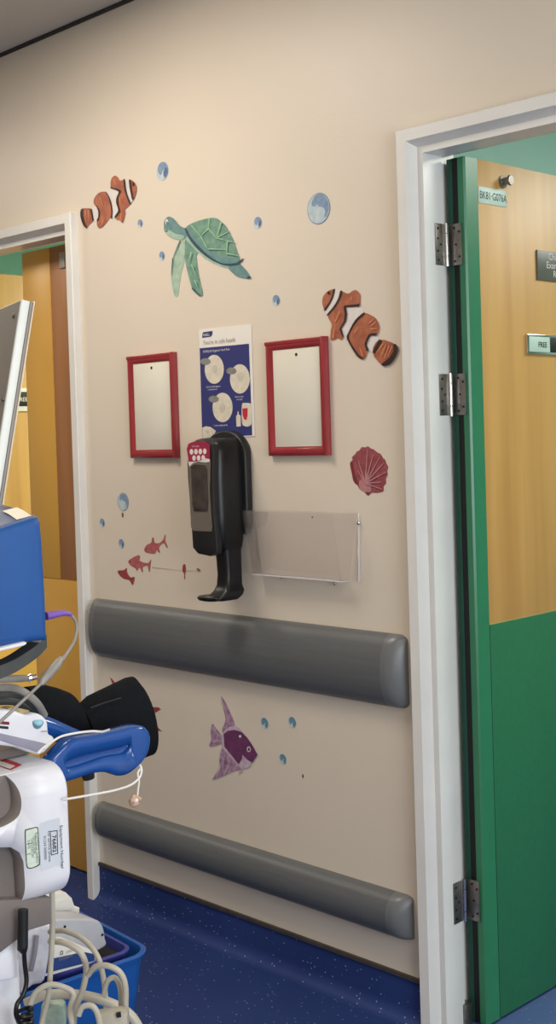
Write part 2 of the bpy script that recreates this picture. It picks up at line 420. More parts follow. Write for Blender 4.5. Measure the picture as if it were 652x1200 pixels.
# slider sign
a = PX(615.5, 391.5, DX1); b = PX(616, 415, DX1)
o = thing('slider_sign', (DX1, a.y, a.z), 'sliding white and black indicator reading FREE on the beech door panel', 'sign')
MB().box((DX1+.0002, a.y, b.z), (DX1+.008, a.y+.19, a.z), chrome_m, .0015).build('holder', o)
MB().box((DX1+.006, a.y+.006, b.z+.006), (DX1+.0095, a.y+.098, a.z-.006), lbl_m, .0006).build('slider', o)
MB().box((DX1+.006, a.y+.099, b.z+.006), (DX1+.009, a.y+.184, a.z-.006), black_m, .0006).build('dark_window', o)
t = MB(); text_mesh(t, 'FREE', .019, (DX1+.0099, a.y+.064, (a.z+b.z)/2-.007), YD, ZD, ink_m, 'CENTER', sx=1.0, bold=.02); t.build('lettering', o)

# ---------------------------------------------------------------- left doorway: narrow side leaf and the open leaf
YL = .10
def YP(px, py, y=YL): return PY(px, py, y)
KZL = .945; xs = YP(58, 500).x; xe = -3.755
xb = (YP(57.5, 300).x+YP(71, 640).x)/2
door2 = thing('door_2', (LRX, YL, 0), None, None); door2['kind'] = 'structure'
MB().box((xe, YL+.003, DB), (LRX-.004, YL+.030, 2.070), yell_m, .0015).build('leaf_core', door2)
MB().box((xe, YL-.002, KZL+.002), (xb-.0005, YL+.004, 2.070), yell_m, .001).build('edge_panel', door2)
MB().box((xb, YL, KZL+.002), (LRX-.005, YL+.0035, 2.070), brown_m, .0006).build('veneer_panel', door2)
MB().box((xe, YL-.002, DB+.001), (LRX-.005, YL+.0035, KZL), yell_m, .001).build('kick_plate', door2)
hp = YP(73.5, 305)
MB().box((hp.x-.012, YL-.006, hp.z-.026), (hp.x+.016, YL-.0005, hp.z+.026), mat('matt_aluminium', (196, 188, 178), .55, var=.03), .001).build('flush_bolt', door2)
OX = -4.19
door3 = thing('door_3', (OX, WT+.01, 0), None, None); door3['kind'] = 'structure'
MB().box((OX-.045, WT+.02, DB), (OX, WT+.72, 2.06), beech_m, .001).build('leaf', door3)
MB().box((OX-.001, WT+.025, DB+.002), (OX+.002, WT+.715, KZ), yell_m, .0006).build('kick_plate', door3)
a = PX(24, 455, OX); b = PX(32.5, 482, OX)
o = thing('indicator_sign', (OX, a.y, a.z), 'black and white indicator on the open wooden door in the left doorway', 'sign')
MB().box((OX+.0003, b.y-.17, b.z), (OX+.006, b.y, a.z-.0), wprint_m, .001).build('holder', o)
MB().box((OX+.004, b.y-.16, b.z+.02), (OX+.0075, b.y-.001, a.z-.014), black_m, .0006).build('slider', o)
t = MB(); text_mesh(t, 'FREE', .022, (OX+.0080, b.y-.004, (a.z+b.z)/2-.006), YD, ZD, wprint_m, 'RIGHT', bold=.01); t.build('lettering', o)
# teal bulkhead with a dark curved edge seen above the open leaf
mb = MB()
pts = [PY(x, y, 3.06) for x, y in ((-60, 262), (-30, 292), (0, 309), (14, 318), (27, 324), (40, 327), (40, 331), (26, 328), (12, 322), (0, 314), (-30, 298), (-60, 268))]
mb.prism(pts, (0, .03, 0), teald_m); struct(mb, 'trim_teal_band')

# ---------------------------------------------------------------- crash rails
def crash_rail(name, z0, z1, depth, xa, xb_, label):
    r = thing(name, ((xa+xb_)/2, 0, z0), label, 'crash rail')
    zc = (z0+z1)/2; h = (z1-z0)/2
    def section(x, s=1.0, dd=1.0):
        out = []
        for k in range(19):
            a = -math.pi/2+math.pi*k/18
            y = -depth*dd*(abs(math.cos(a))**.85); z = zc+h*s*math.sin(a)
            out.append(Vector((x, min(y, -.0008), z)))
        return out
    def loft(secs, m, cap=True):
        mb = MB(); n = len(secs[0]); vs = [p for s in secs for p in s]; fs = []
        for i in range(len(secs)-1):
            for k in range(n): fs.append((i*n+k, i*n+(k+1) % n, (i+1)*n+(k+1) % n, (i+1)*n+k))
        fs += [tuple(range(n)), tuple((len(secs)-1)*n+k for k in range(n))]
        mb.faces(vs, fs, m); bmesh.ops.triangulate(mb.bm, faces=[f for f in mb.bm.faces if len(f.verts) > 4]); return mb
    loft([section(xa+.05), section(xb_-.055)], rail_m).build('cover', r)
    for a, s in ((xa, 1), (xb_, -1)):
        secs = [section(a+s*(.0495 if s > 0 else .0545)), ]
        L = .0495 if s > 0 else .0545
        for t in (.75, .5, .3, .15, .05, 0): secs.append(section(a+s*L*t, .86+.14*min(1, t*3)**.5, .25+.75*math.sin(min(1, t*1.6)*math.pi/2)))
        e = loft(secs, railcap_m).build('end_cap', r)
    return r
crash_rail('crash_rail', .735, .917, .046, -3.268, -1.985, 'wide grey crash rail running along the wall below the clear holder')
crash_rail('crash_rail', .160, .272, .046, -3.270, -1.990, 'narrow grey crash rail low on the wall just above the blue floor')

# ---------------------------------------------------------------- red notice frames
def notice(xa, xb_, z0, z1, label):
    r = thing('notice_frame', ((xa+xb_)/2, 0, z0), label, 'frame', 'red notice frames on the wall')
    mb = MB(); b = .024
    pr = [(0, -.001), (0, -.012), (.003, -.016), (.010, -.018), (.016, -.0165), (.020, -.012), (b, -.011), (b, -.001)]
    rows = []
    for t, y in pr: rows.append([(xa+t, y, z0+t), (xb_-t, y, z0+t), (xb_-t, y, z1-t), (xa+t, y, z1-t)])
    n = len(pr); fs = []
    for i in range(n):
        j = (i+1) % n
        for k in range(4): fs.append((i*4+k, i*4+(k+1) % 4, j*4+(k+1) % 4, j*4+k))
    mb.faces([p for q in rows for p in q], fs, red_m); mb.build('border', r)
    # raised hanging bar across the top and right as on a snap frame
    MB().box((xa+.001, -.0190, z1-.011), (xb_-.013, -.012, z1-.0005), red_m, .002).build('snap_bar', r)
    MB().box((xb_-.0125, -.0200, z0+.001), (xb_-.0005, -.012, z1+.0005), red_m, .002).build('snap_bar', r)
    MB().box((xa+b-.003, -.010, z0+b-.003), (xb_-b+.003, -.0015, z1-b+.003), board_m, .001).build('backing_sheet', r)
    mx = (xa+xb_)/2+.002
    MB().cyl((mx, -.0098, z1-.040), (mx, -.0108, z1-.040), .0042, ink_m, 12).build('punch_hole', r)
notice(-3.040, -2.822, 1.358, 1.664, 'empty red notice frame left of the blue poster')
notice(-2.440, -2.220, 1.359, 1.664, 'empty red notice frame right of the blue poster, near the striped fish')

# ---------------------------------------------------------------- poster
def w(px, py, d=.001): return PY(px, py, -d)
po = thing('poster', tuple(w(265, 512)), "white and navy hand hygiene poster reading You're in safe hands behind the dispenser", 'poster')
def pc(x, y, d): return w(225+x/8, 370+y/8, d)
mb = MB(); mb.prism([pc(68, 128, .0008), pc(560, 80, .0008), pc(592, 1128, .0008), pc(100, 1165, .0008)], (0, -.0012, 0), paper_m); mb.build('sheet', po)
mb = MB(); mb.poly([pc(73, 305, .0024), pc(535, 262, .0024), pc(566, 1120, .0024), pc(98, 1150, .0024)], navy_m); mb.build('blue_panel', po)
def ell(cx, cy, rx, ry, d, f=pc, n=28, a0=0, a1=2*math.pi): return [f(cx+rx*math.cos(a0+(a1-a0)*k/n), cy+ry*math.sin(a0+(a1-a0)*k/n), d) for k in range(n if a1-a0 > 6.2 else n+1)]
mb = MB()
for cx, cy, rx, ry in ((210, 502, 90, 136), (450, 592, 93, 138), (288, 860, 94, 138)):
    mb.poly(ell(cx, cy, rx, ry, .0028), cream_m)
mb.poly([pc(98, 1050, .0028), pc(130, 1036, .0028), pc(175, 1042, .0028), pc(225, 1080, .0028), pc(200, 1140, .0028), pc(100, 1150, .0028)], cream_m)
mb.build('picture_disc', po)
for cx, cy in ((128, 430), (370, 518), (205, 782)):
    mb = MB(); mb.poly(ell(cx, cy, 48, 32, .0032), gprint_m); mb.build('printed_hand', po)
faint = mat('faint_print', (206, 198, 182), .5, var=.06, scale=90)
for cx, cy, r in ((215, 500, 26), (452, 575, 30), (285, 865, 30), (150, 1088, 14)):
    mb = MB(); mb.poly(ell(cx, cy, r, r*1.5, .0031), faint); mb.build('printed_drawing', po)
mb = MB(); mb.poly([pc(473, 870, .0035), pc(523, 866, .0035), pc(522, 935, .0035), pc(512, 975, .0035), pc(490, 972, .0035), pc(476, 930, .0035)], rednk_m); mb.build('red_label', po)
mb = MB()
mb.poly(smooth_closed([pc(470, 835, .0030), pc(500, 818, .0030), pc(545, 822, .0030), pc(558, 850, .0030), pc(562, 1000, .0030), pc(535, 1035, .0030), pc(495, 1035, .0030), pc(470, 1000, .0030)]), cream_m)
mb.poly([pc(x, y, .0030) for x, y in ((415, 940), (428, 925), (428, 900), (438, 895), (440, 925), (458, 938), (460, 1036), (418, 1040))], cream_m)
mb.build('printed_product', po)
wx = (pc(535, 262, 0)-pc(73, 305, 0)).normalized(); wz = Vector((0, 0, 1)); wx = Vector((1, 0, 0))
mb = MB()
mb.poly([pc(x, y, .0028) for x, y in ((97, 175), (105, 155), (192, 142), (190, 178), (178, 195), (97, 208))], navy_m)
text_mesh(mb, 'PURELL', .0100, pc(103, 194, .0032), wx, wz, wprint_m, sx=.9, bold=.01); mb.build('logo', po)
mb = MB(); text_mesh(mb, "You\u2019re in safe hands", .0185, pc(104, 275, .0030), wx, wz, inkg_m, sx=.90); mb.build('headline', po)
mb = MB(); text_mesh(mb, 'PURELL\u00ae Hygienic Hand Rub', .0092, pc(105, 348, .0030), wx, wz, wprint_m, sx=1.0); mb.build('subheading', po)
for (x, y, t_) in ((135, 676, 'Place hand under dispenser'), (150, 700, 'to receive product'), (405, 768, 'Rub your hands'), (420, 792, 'thoroughly'), (205, 1036, 'Continue rubbing until dry')):
    mb = MB(); text_mesh(mb, t_, .0066, pc(x, y, .0030), wx, wz, wprint_m, sx=.82); mb.build('small_print', po)

# ---------------------------------------------------------------- hand gel dispenser
dp = thing('gel_dispenser', (-2.59, 0, .98), 'tall black wall hand gel dispenser with a magenta label and drip guard', 'dispenser')
# backplate
bx0, bx1 = -2.688, -2.519
def arch(x0, x1, z0, z1, r_top, r_bot, n=10):
    out = []
    cx = (x0+x1)/2; hw = (x1-x0)/2
    for k in range(n*2+1):
        a = math.pi*k/(2*n); out.append((cx+hw*math.cos(a), z1-r_top+r_top*math.sin(a)))
    for k in range(n+1):
        a = math.pi/2*k/n; out.append((x0+r_bot-r_bot*math.cos(a), z0+r_bot-r_bot*math.sin(a)))
    for k in range(n+1):
        a = math.pi/2*k/n; out.append((x1-r_bot+r_bot*math.sin(a), z0+r_bot-r_bot*math.cos(a)))
    return out
mb = MB(); mb.prism([(x, -.001, z) for x, z in arch(bx0, bx1, 1.145, 1.432, .066, .03)], (0, -.026, 0), blackm_m, .005, 3); mb.build('back_plate', dp)
# main cover: rounded body that widens sideways and comes forward
def cover_sec(z, x0, x1, yb, yf, r, n=6):
    out = [(x0, yb, z)]
    for k in range(n+1):
        a = math.pi/2*k/n; out.append((x0+r-r*math.cos(a), yf+r-r*math.sin(a), z))
    for k in range(n+1):
        a = math.pi/2*k/n; out.append((x1-r+r*math.sin(a), yf+r-r*math.cos(a), z))
    out.append((x1, yb, z)); return out
mb = MB(); secs = []
for z, x0, x1, yf, r in ((1.393, -2.650, -2.560, -.070, .02), (1.412, -2.650, -2.556, -.070, .012), (1.408, -2.656, -2.546, -.092, .02), (1.396, -2.662, -2.538, -.106, .024), (1.37, -2.665, -2.534, -.114, .026), (1.30, -2.665, -2.534, -.118, .032), (1.20, -2.664, -2.534, -.116, .032), (1.135, -2.662, -2.536, -.112, .028), (1.112, -2.656, -2.542, -.102, .026), (1.100, -2.648, -2.552, -.085, .02)):
    secs.append((z, x0, x1, yf, r))
secs = secs[1:]
vs = []; fs = []
for z, x0, x1, yf, r in secs: vs += cover_sec(z, x0, x1, -.0275, yf, r)
n = len(vs)//len(secs)
for i in range(len(secs)-1):
    for k in range(n): fs.append((i*n+k, i*n+(k+1) % n, (i+1)*n+(k+1) % n, (i+1)*n+k))
fs += [tuple(range(n)), tuple((len(secs)-1)*n+k for k in range(n))]
mb.faces(vs, fs, blackp_m); mb.build('cover', dp)
# front fascia carrying label, grey panel and window
FY = -.128
def fz(px, py, d=0): return PY(px, py, FY-d)
fas = [(219, 525), (222, 519), (231, 516), (242, 517), (248, 521), (250, 530), (249, 560), (250, 600), (254, 640), (253, 649), (246, 652), (232, 649), (226, 642), (223, 600), (220, 560)]
mb = MB(); mb.prism([fz(x, y) for x, y in fas], (0, .022, 0), blackm_m, .003, 2); mb.build('fascia', dp)
mb = MB(); mb.poly([fz(x, y, .0009) for x, y in ((221, 539), (234, 536), (247, 541), (246, 575), (249, 618), (248, 623), (227, 622), (224, 618), (222, 575))], greyp_m); mb.build('grey_panel', dp)
mb = MB(); mb.prism([fz(x, y, .0015) for x, y in ((224, 547), (229, 544), (241, 545), (243, 550), (244, 590), (243, 599), (228, 599), (226, 592))], (0, -.0015, 0), smoke_m, .0007); mb.build('window', dp)
mb = MB(); mb.poly([fz(x, y, .0016) for x, y in ((219, 526), (221, 520), (230, 517), (240, 517), (246, 521), (246, 541), (241, 542), (232, 541), (226, 543), (222, 547), (220, 538))], wprint_m)
mb.poly([fz(x, y, .0020) for x, y in ((219, 526), (221, 520), (230, 517), (240, 517), (246.3, 521), (246, 538), (240, 537), (234, 540), (228, 541), (221, 541))], mag_m)
mb.build('label', dp)
mb = MB()
for i in range(4): mb.poly(ell(224.5+i*5.2, 529.5+i*-.2, 2.1, 3.4, .0024, lambda x, y, d: fz(x, y, d), 14), wprint_m)
for i in range(3): mb.poly(ell(227.5+i*5.4, 536.8-i*.2, 2.1, 3.2, .0024, lambda x, y, d: fz(x, y, d), 14), wprint_m)
text_mesh(mb, 'STEP GUIDE', .0062, fz(225, 524, .0024), wx, wz, wprint_m, sx=.9)
mb.build('label_icon', dp)
# neck and drip guard
mb = MB(); secs = []
for z, x0, x1, yb, yf in ((1.115, -2.596, -2.545, -.028, -.086), (1.08, -2.595, -2.545, -.028, -.082), (1.04, -2.594, -2.545, -.028, -.080), (1.01, -2.594, -2.545, -.028, -.084), (.995, -2.596, -2.535, -.03, -.094), (.984, -2.601, -2.536, -.034, -.108), (.977, -2.606, -2.538, -.042, -.120), (.971, -2.600, -2.540, -.052, -.112)):
    secs.append(cover_sec(z, x0, x1, yb, yf, .012, 4))
n = len(secs[0]); vs = [p for s in secs for p in s]; fs = []
for i in range(len(secs)-1):
    for k in range(n): fs.append((i*n+k, i*n+(k+1) % n, (i+1)*n+(k+1) % n, (i+1)*n+k))
fs += [tuple(range(n)), tuple((len(secs)-1)*n+k for k in range(n))]
mb.faces(vs, fs, blackp_m); mb.build('neck', dp)
# tray: dished lip spreading forward
mb = MB(); 
outl = [(-2.550, -.060), (-2.545, -.095), (-2.556, -.122), (-2.585, -.136), (-2.610, -.134), (-2.618, -.120), (-2.614, -.095), (-2.600, -.070)]
o3 = smooth_closed([Vector((x, y, 0)) for x, y in outl], 3); c = sum(o3, Vector())/len(o3)
rings = [(1.0, .982), (1.03, .979), (1.0, .976), (.9, .972), (.6, .969)]
N_ = len(o3); vs = []
for s, z in [(.7, .9835), (.9, .9845)]+rings: vs += [Vector((c.x+(p.x-c.x)*s, c.y+(p.y-c.y)*s, z)) for p in o3]
R_ = len(rings)+2; fs = []
for i in range(R_-1):
    for k in range(N_): fs.append((i*N_+k, i*N_+(k+1) % N_, (i+1)*N_+(k+1) % N_, (i+1)*N_+k))
fs += [tuple(range(N_)), tuple((R_-1)*N_+k for k in range(N_))]
mb.faces(vs, fs, blackp_m); mb.build('drip_tray', dp)

# ---------------------------------------------------------------- clear leaflet holder
hp = thing('leaflet_holder', (-2.32, 0, 1.035), 'empty clear acrylic leaflet holder screwed to the wall right of the dispenser', 'holder')
hx0, hx1, hz0, hz1 = -2.515, -2.150, 1.040, 1.212
MB().box((hx0, -.003, hz0), (hx1+.012, -.0008, hz1), acr, 0).build('back_panel', hp)
fxl, fxr = -2.478, -2.150
mb = MB(); mb.prism([(-2.492, -.035, hz0), (-2.169, -.035, hz0), (-2.150, -.082, hz1+.003), (-2.476, -.082, hz1+.003)], (0, -.0022, 0), acr); mb.build('front_panel', hp)
mb = MB(); mb.prism([(-2.492, -.0035, hz0), (-2.492, -.0345, hz0), (-2.476, -.0815, hz1+.003), (-2.515, -.0035, hz1)], (.002, 0, 0), acr); mb.build('side_panel', hp)
mb = MB(); mb.prism([(-2.171, -.0035, hz0), (-2.171, -.0345, hz0), (-2.152, -.0815, hz1+.003), (-2.140, -.0035, hz1)], (.002, 0, 0), acr); mb.build('side_panel', hp)
MB().box((-2.492, -.037, hz0-.002), (-2.169, -.001, hz0-.0002), acre, 0).build('base_panel', hp)
mb = MB(); mb.tube([(-2.492, -.0375, hz0), (-2.169, -.0375, hz0)], .0016, acre, 8); mb.build('edge_bead', hp)
mb = MB(); mb.tube([(-2.137, -.0035, hz0), (-2.132, -.0035, hz1)], .0026, acre, 8); mb.build('edge_bead', hp)
for px, py in ((420, 613), (330, 676), (392, 684)):
    p = PY(px, py, -.006)
    MB().tube([(p.x, -.003, p.z), (p.x, -.007, p.z), (p.x, -.009, p.z)], [.0048, .0048, .003], chrome_m, 14).build('screw', hp)
p = PY(368, 606, -.08); MB().tube([(p.x, -.085, p.z), (p.x, -.0865, p.z)], [.0022, .0018], ink_m, 10).build('rivet', hp)

# ---------------------------------------------------------------- wall stickers
def sticker(name, label, cat, shapes, x0, y0, s, group=None, n=3):
    """shapes: (outline in photo crop units, material, smooth?) stacked from the wall outward, 0.25 mm apart"""
    mb = MB(); d = .0010
    for i, sh in enumerate(shapes):
        pts, m = sh[0], sh[1]; sm = sh[2] if len(sh) > 2 else True
        P = [w(x0+x/s, y0+y/s, d) for x, y in pts]
        if sm: P = smooth_closed(P, n)
        if i == 0: mb.prism(P, (0, .0006, 0), m)
        else: mb.poly(P, m)
        d += .00022
    o = mb.build(name, smooth=False); tag(o, label, cat, group); return centre(o)
def line(p, q, t):
    (x0, y0), (x1, y1) = p, q; L = math.hypot(x1-x0, y1-y0) or 1; nx, ny = -(y1-y0)/L*t, (x1-x0)/L*t
    return [(x0+nx, y0+ny), (x1+nx*.4, y1+ny*.4), (x1-nx*.4, y1-ny*.4), (x0-nx, y0-ny)]
S = []
tailL = [(45, 405), (35, 440), (45, 500), (70, 560), (90, 590), (120, 560), (158, 515), (145, 460), (135, 405), (90, 400)]
b2 = [(280, 245), (235, 243), (195, 265), (165, 310), (162, 355), (185, 380), (205, 410), (215, 455), (210, 495), (192, 520), (195, 570), (215, 590), (245, 580), (290, 530), (315, 492), (335, 490), (340, 420), (330, 350), (310, 290)]
b1 = [(330, 200), (322, 160), (335, 110), (368, 88), (398, 110), (412, 135), (450, 128), (462, 140), (470, 220), (490, 290), (512, 345), (495, 380), (462, 410), (465, 450), (450, 510), (435, 540), (410, 515), (380, 510), (370, 475), (405, 430), (395, 380), (380, 340), (385, 290), (410, 240), (370, 215)]
hdL = [(505, 128), (545, 145), (572, 195), (570, 240), (555, 290), (535, 318), (518, 250), (508, 190)]
shapes = [([(148, 400), (180, 385), (205, 420), (212, 470), (200, 515), (160, 515), (150, 450)], swhite_m), (tailL, orange_m), (b2, orange_m),
  ([(300, 225), (330, 205), (400, 235), (385, 290), (378, 350), (400, 420), (375, 470), (365, 490), (342, 490), (345, 420), (330, 330), (290, 250)], swhite_m),
  (b1, orange_m), ([(462, 130), (500, 128), (510, 200), (535, 310), (515, 345), (490, 285), (472, 210)], swhite_m), (hdL, orange_m),
  ([(45, 405), (35, 430), (35, 480), (60, 560), (90, 590), (98, 580), (75, 530), (60, 470), (58, 410)], inkb_m),
  ([(125, 405), (145, 405), (162, 512), (150, 525), (138, 470)], inkb_m, False),
  ([(275, 245), (290, 255), (318, 310), (335, 370), (342, 440), (335, 495), (325, 490), (330, 430), (318, 350), (300, 290)], inkb_m),
  ([(175, 370), (195, 378), (215, 420), (220, 465), (210, 500), (195, 520), (190, 515), (205, 480), (205, 430), (190, 390)], inkb_m),
  ([(325, 192), (345, 205), (380, 210), (422, 235), (402, 275), (394, 320), (400, 370), (416, 425), (402, 447), (372, 487), (363, 475), (395, 420), (376, 350), (378, 300), (400, 245), (365, 224), (325, 210)], inkb_m),
  ([(445, 128), (462, 128), (470, 210), (490, 285), (515, 345), (503, 357), (475, 290), (455, 220)], inkb_m),
  ([(498, 128), (517, 135), (524, 200), (534, 270), (543, 303), (530, 320), (513, 250), (503, 190)], inkb_m),
  ([(541+9*math.cos(a), 170+20*math.sin(a)) for a in [k*.63 for k in range(10)]], inkb_m)]
for p, q in (((220, 290), (250, 380)), ((235, 560), (255, 500)), ((350, 120), (375, 180)), ((410, 300), (420, 370)), ((80, 420), (85, 540)), ((110, 420), (115, 520)), ((425, 520), (420, 450))):
    shapes.append((line(p, q, 4), ston_m, False))
sticker('fish_sticker', 'orange white-banded fish sticker beside the left door frame, swimming right and up', 'sticker', shapes, 90, 195, 8.15, 'orange banded fish stickers')
shapes = [([(228, 186), (318, 184), (345, 230), (290, 290), (240, 400), (235, 420), (205, 400), (192, 350), (222, 290), (230, 235)], swhite_m),
  ([(440, 392), (470, 425), (435, 490), (415, 512), (378, 490), (375, 450), (400, 400)], swhite_m),
  ([(142, 58), (182, 68), (165, 125), (130, 185), (85, 240), (68, 212), (105, 170), (130, 115)], swhite_m),
  ([(135, 58), (90, 70), (55, 110), (50, 160), (68, 205), (100, 165), (125, 110)], orange_m),
  ([(192, 72), (235, 88), (275, 65), (300, 65), (325, 95), (325, 140), (315, 178), (215, 180), (222, 230), (215, 290), (180, 340), (185, 365), (203, 400), (185, 425), (160, 410), (120, 430), (108, 405), (112, 350), (118, 310), (90, 245), (140, 190), (178, 130)], orange_m),
  ([(352, 232), (395, 240), (440, 270), (465, 325), (455, 375), (430, 388), (395, 385), (370, 440), (380, 500), (365, 550), (345, 562), (310, 540), (255, 440), (232, 418), (245, 370), (285, 290)], orange_m),
  ([(465, 422), (585, 460), (590, 510), (545, 590), (490, 612), (415, 515)], orange_m),
  ([(130, 55), (142, 60), (128, 115), (100, 170), (72, 212), (64, 200), (95, 155), (118, 110)], inkb_m),
  ([(180, 68), (195, 75), (178, 130), (140, 190), (92, 245), (84, 238), (130, 182), (165, 122)], inkb_m),
  ([(320, 162), (318, 183), (222, 187), (230, 235), (222, 290), (190, 340), (194, 362), (206, 400), (197, 405), (173, 345), (208, 285), (212, 235), (203, 182), (215, 173)], inkb_m, False),
  ([(345, 228), (357, 235), (300, 290), (262, 350), (243, 415), (305, 520), (350, 560), (340, 565), (300, 540), (230, 420), (240, 370), (285, 285)], inkb_m),
  ([(445, 378), (440, 393), (402, 396), (380, 435), (374, 465), (387, 498), (375, 505), (358, 460), (368, 425), (393, 380)], inkb_m),
  ([(463, 420), (486, 432), (432, 522), (414, 512)], inkb_m, False),
  ([(570, 455), (592, 465), (598, 510), (552, 595), (500, 615), (480, 600), (530, 560), (565, 510)], inkb_m),
  ([(95+8*math.cos(a), 82+13*math.sin(a)) for a in [k*.63 for k in range(10)]], inkb_m)]
for p, q in (((140, 290), (175, 240)), ((265, 110), (255, 135)), ((405, 320), (440, 290)), ((400, 345), (450, 340)), ((390, 300), (425, 268)), ((490, 450), (440, 520)), ((510, 460), (470, 550)), ((535, 465), (500, 560)), ((555, 470), (525, 545)), ((345, 540), (320, 480)), ((125, 410), (135, 340)), ((280, 370), (310, 330)), ((175, 215), (150, 260))):
    shapes.append((line(p, q, 4), ston_m, False))
sticker('fish_sticker', 'orange white-banded fish sticker above the right red frame, swimming up and left', 'sticker', shapes, 370, 330, 6.21, 'orange banded fish stickers')
# turtle
shapes = [([(172, 228), (150, 260), (122, 340), (112, 440), (120, 520), (135, 580), (155, 580), (165, 520), (178, 430), (195, 370), (200, 240)], turtl_m),
  ([(205, 195), (200, 330), (215, 420), (245, 530), (280, 575), (305, 582), (315, 560), (290, 450), (275, 330), (285, 290), (240, 220)], turt_m),
  ([(190, 200), (290, 310), (360, 362), (460, 402), (490, 385), (400, 330), (300, 250), (220, 160)], turtl_m),
  ([(475, 395), (540, 372), (580, 405), (618, 458), (600, 470), (540, 460), (505, 435)], turtb_m),
  ([(70, 100), (95, 75), (130, 90), (170, 135), (205, 155), (215, 200), (190, 218), (150, 220), (90, 190), (70, 170), (66, 130)], turtb_m),
  ([(72, 165), (100, 160), (140, 185), (190, 195), (190, 217), (150, 222), (90, 195)], turtl_m),
  ([(205, 155), (240, 120), (310, 95), (385, 82), (430, 105), (470, 150), (505, 220), (530, 290), (548, 350), (530, 375), (470, 380), (400, 360), (330, 310), (260, 240)], turt_m),
  ([(205, 160), (240, 160), (290, 230), (360, 290), (440, 330), (545, 345), (530, 375), (470, 380), (400, 360), (330, 310), (260, 240)], turtb_m),
  ([(198, 150), (212, 155), (235, 200), (300, 275), (370, 335), (440, 372), (520, 370), (575, 338), (545, 378), (510, 385), (450, 385), (370, 352), (290, 292), (225, 215)], turtd_m),
  ([(600, 455), (620, 458), (618, 468), (598, 470)], turtd_m),
  ([(84+9*math.cos(a), 108+17*math.sin(a)) for a in [k*.63 for k in range(10)]], swhite_m),
  ([(86+4*math.cos(a), 114+9*math.sin(a)) for a in [k*.63 for k in range(10)]], turtd_m),
  (line((75, 172), (92, 160), 3), turtd_m, False), (line((170, 228), (125, 340), 3), turtd_m, False), (line((122, 340), (114, 450), 3), turtd_m, False), (line((245, 530), (300, 580), 5), turtd_m, False)]
for p, q in (((355, 88), (350, 150)), ((350, 150), (300, 200)), ((350, 150), (400, 210)), ((400, 210), (480, 170)), ((400, 210), (470, 230)), ((470, 230), (520, 240)), ((470, 230), (465, 320)), ((300, 200), (345, 280)), ((345, 280), (470, 285)), ((465, 310), (545, 325)), ((240, 130), (300, 200)), ((430, 110), (400, 210)), ((240, 300), (225, 360)), ((240, 380), (270, 440)), ((260, 480), (280, 520))):
    shapes.append((line(p, q, 4.5), scute_m, False))
sticker('turtle_sticker', 'green sea turtle sticker high on the wall with long flippers hanging down', 'sticker', shapes, 180, 240, 5.433)
# shell
out = [(225, 130), (258, 134), (295, 122), (325, 146), (355, 155), (392, 186), (430, 205), (455, 245), (480, 270), (494, 312), (512, 345), (502, 390), (506, 430), (488, 475), (490, 520), (462, 560), (460, 610), (400, 628), (330, 628), (295, 660), (255, 620), (205, 590), (180, 548), (140, 510), (125, 420), (97, 310), (125, 270), (120, 240), (155, 205), (170, 180), (200, 165)]
shapes = [(out, shell_m), ([(97, 310), (125, 300), (150, 420), (190, 540), (140, 510), (118, 420)], shelld_m),
  ([(200, 500), (260, 470), (310, 520), (330, 610), (260, 618), (205, 585)], shellp_m), ([(255, 620), (325, 625), (295, 660)], shelld_m, False)]
for q in ((185, 270), (180, 380), (290, 150), (350, 210), (420, 240), (465, 300), (490, 400), (440, 510), (450, 590)):
    shapes.append((line((262, 525), q, 9), shellp_m, False))
sticker('shell_sticker', 'dusky red scallop shell sticker right of the red frame', 'sticker', shapes, 400, 510, 9.31)
# angelfish
shapes = [([(210, 95), (250, 150), (300, 250), (350, 380), (320, 420), (240, 475), (222, 430), (255, 340), (240, 240)], lav_m),
  ([(120, 375), (160, 420), (215, 490), (235, 530), (205, 580), (120, 605), (88, 600), (110, 540), (105, 460)], lav_m),
  ([(225, 620), (300, 700), (390, 790), (440, 830), (330, 860), (200, 920), (120, 940), (190, 840), (195, 720)], lav_m),
  ([(400, 850), (440, 850), (385, 900)], lavp_m, False),
  ([(225, 480), (290, 410), (370, 400), (430, 460), (500, 560), (520, 780), (440, 835), (380, 800), (300, 710), (225, 620)], lavp_m),
  ([(235, 480), (280, 447), (350, 437), (420, 460), (480, 520), (540, 610), (582, 690), (530, 770), (480, 745), (430, 690), (420, 740), (390, 790), (320, 700), (245, 610)], purp_m, False),
  ([(493+20*math.cos(a), 635+28*math.sin(a)) for a in [k*.63 for k in range(10)]], swhite_m),
  ([(493+12*math.cos(a), 635+18*math.sin(a)) for a in [k*.63 for k in range(10)]], purp_m),
  ([(404+14*math.cos(a), 503+14*math.sin(a)) for a in [k*.63 for k in range(10)]], swhite_m)]
for p, q in (((150, 470), (215, 525)), ((120, 560), (215, 540)), ((125, 430), (215, 510)), ((240, 900), (300, 760)), ((170, 910), (240, 700)), ((215, 130), (300, 380)), ((225, 830), (250, 680))):
    shapes.append((line(p, q, 6), lavp_m, False))
sticker('angelfish_sticker', 'purple angelfish sticker between the two grey rails', 'sticker', shapes, 235, 805, 8.69)
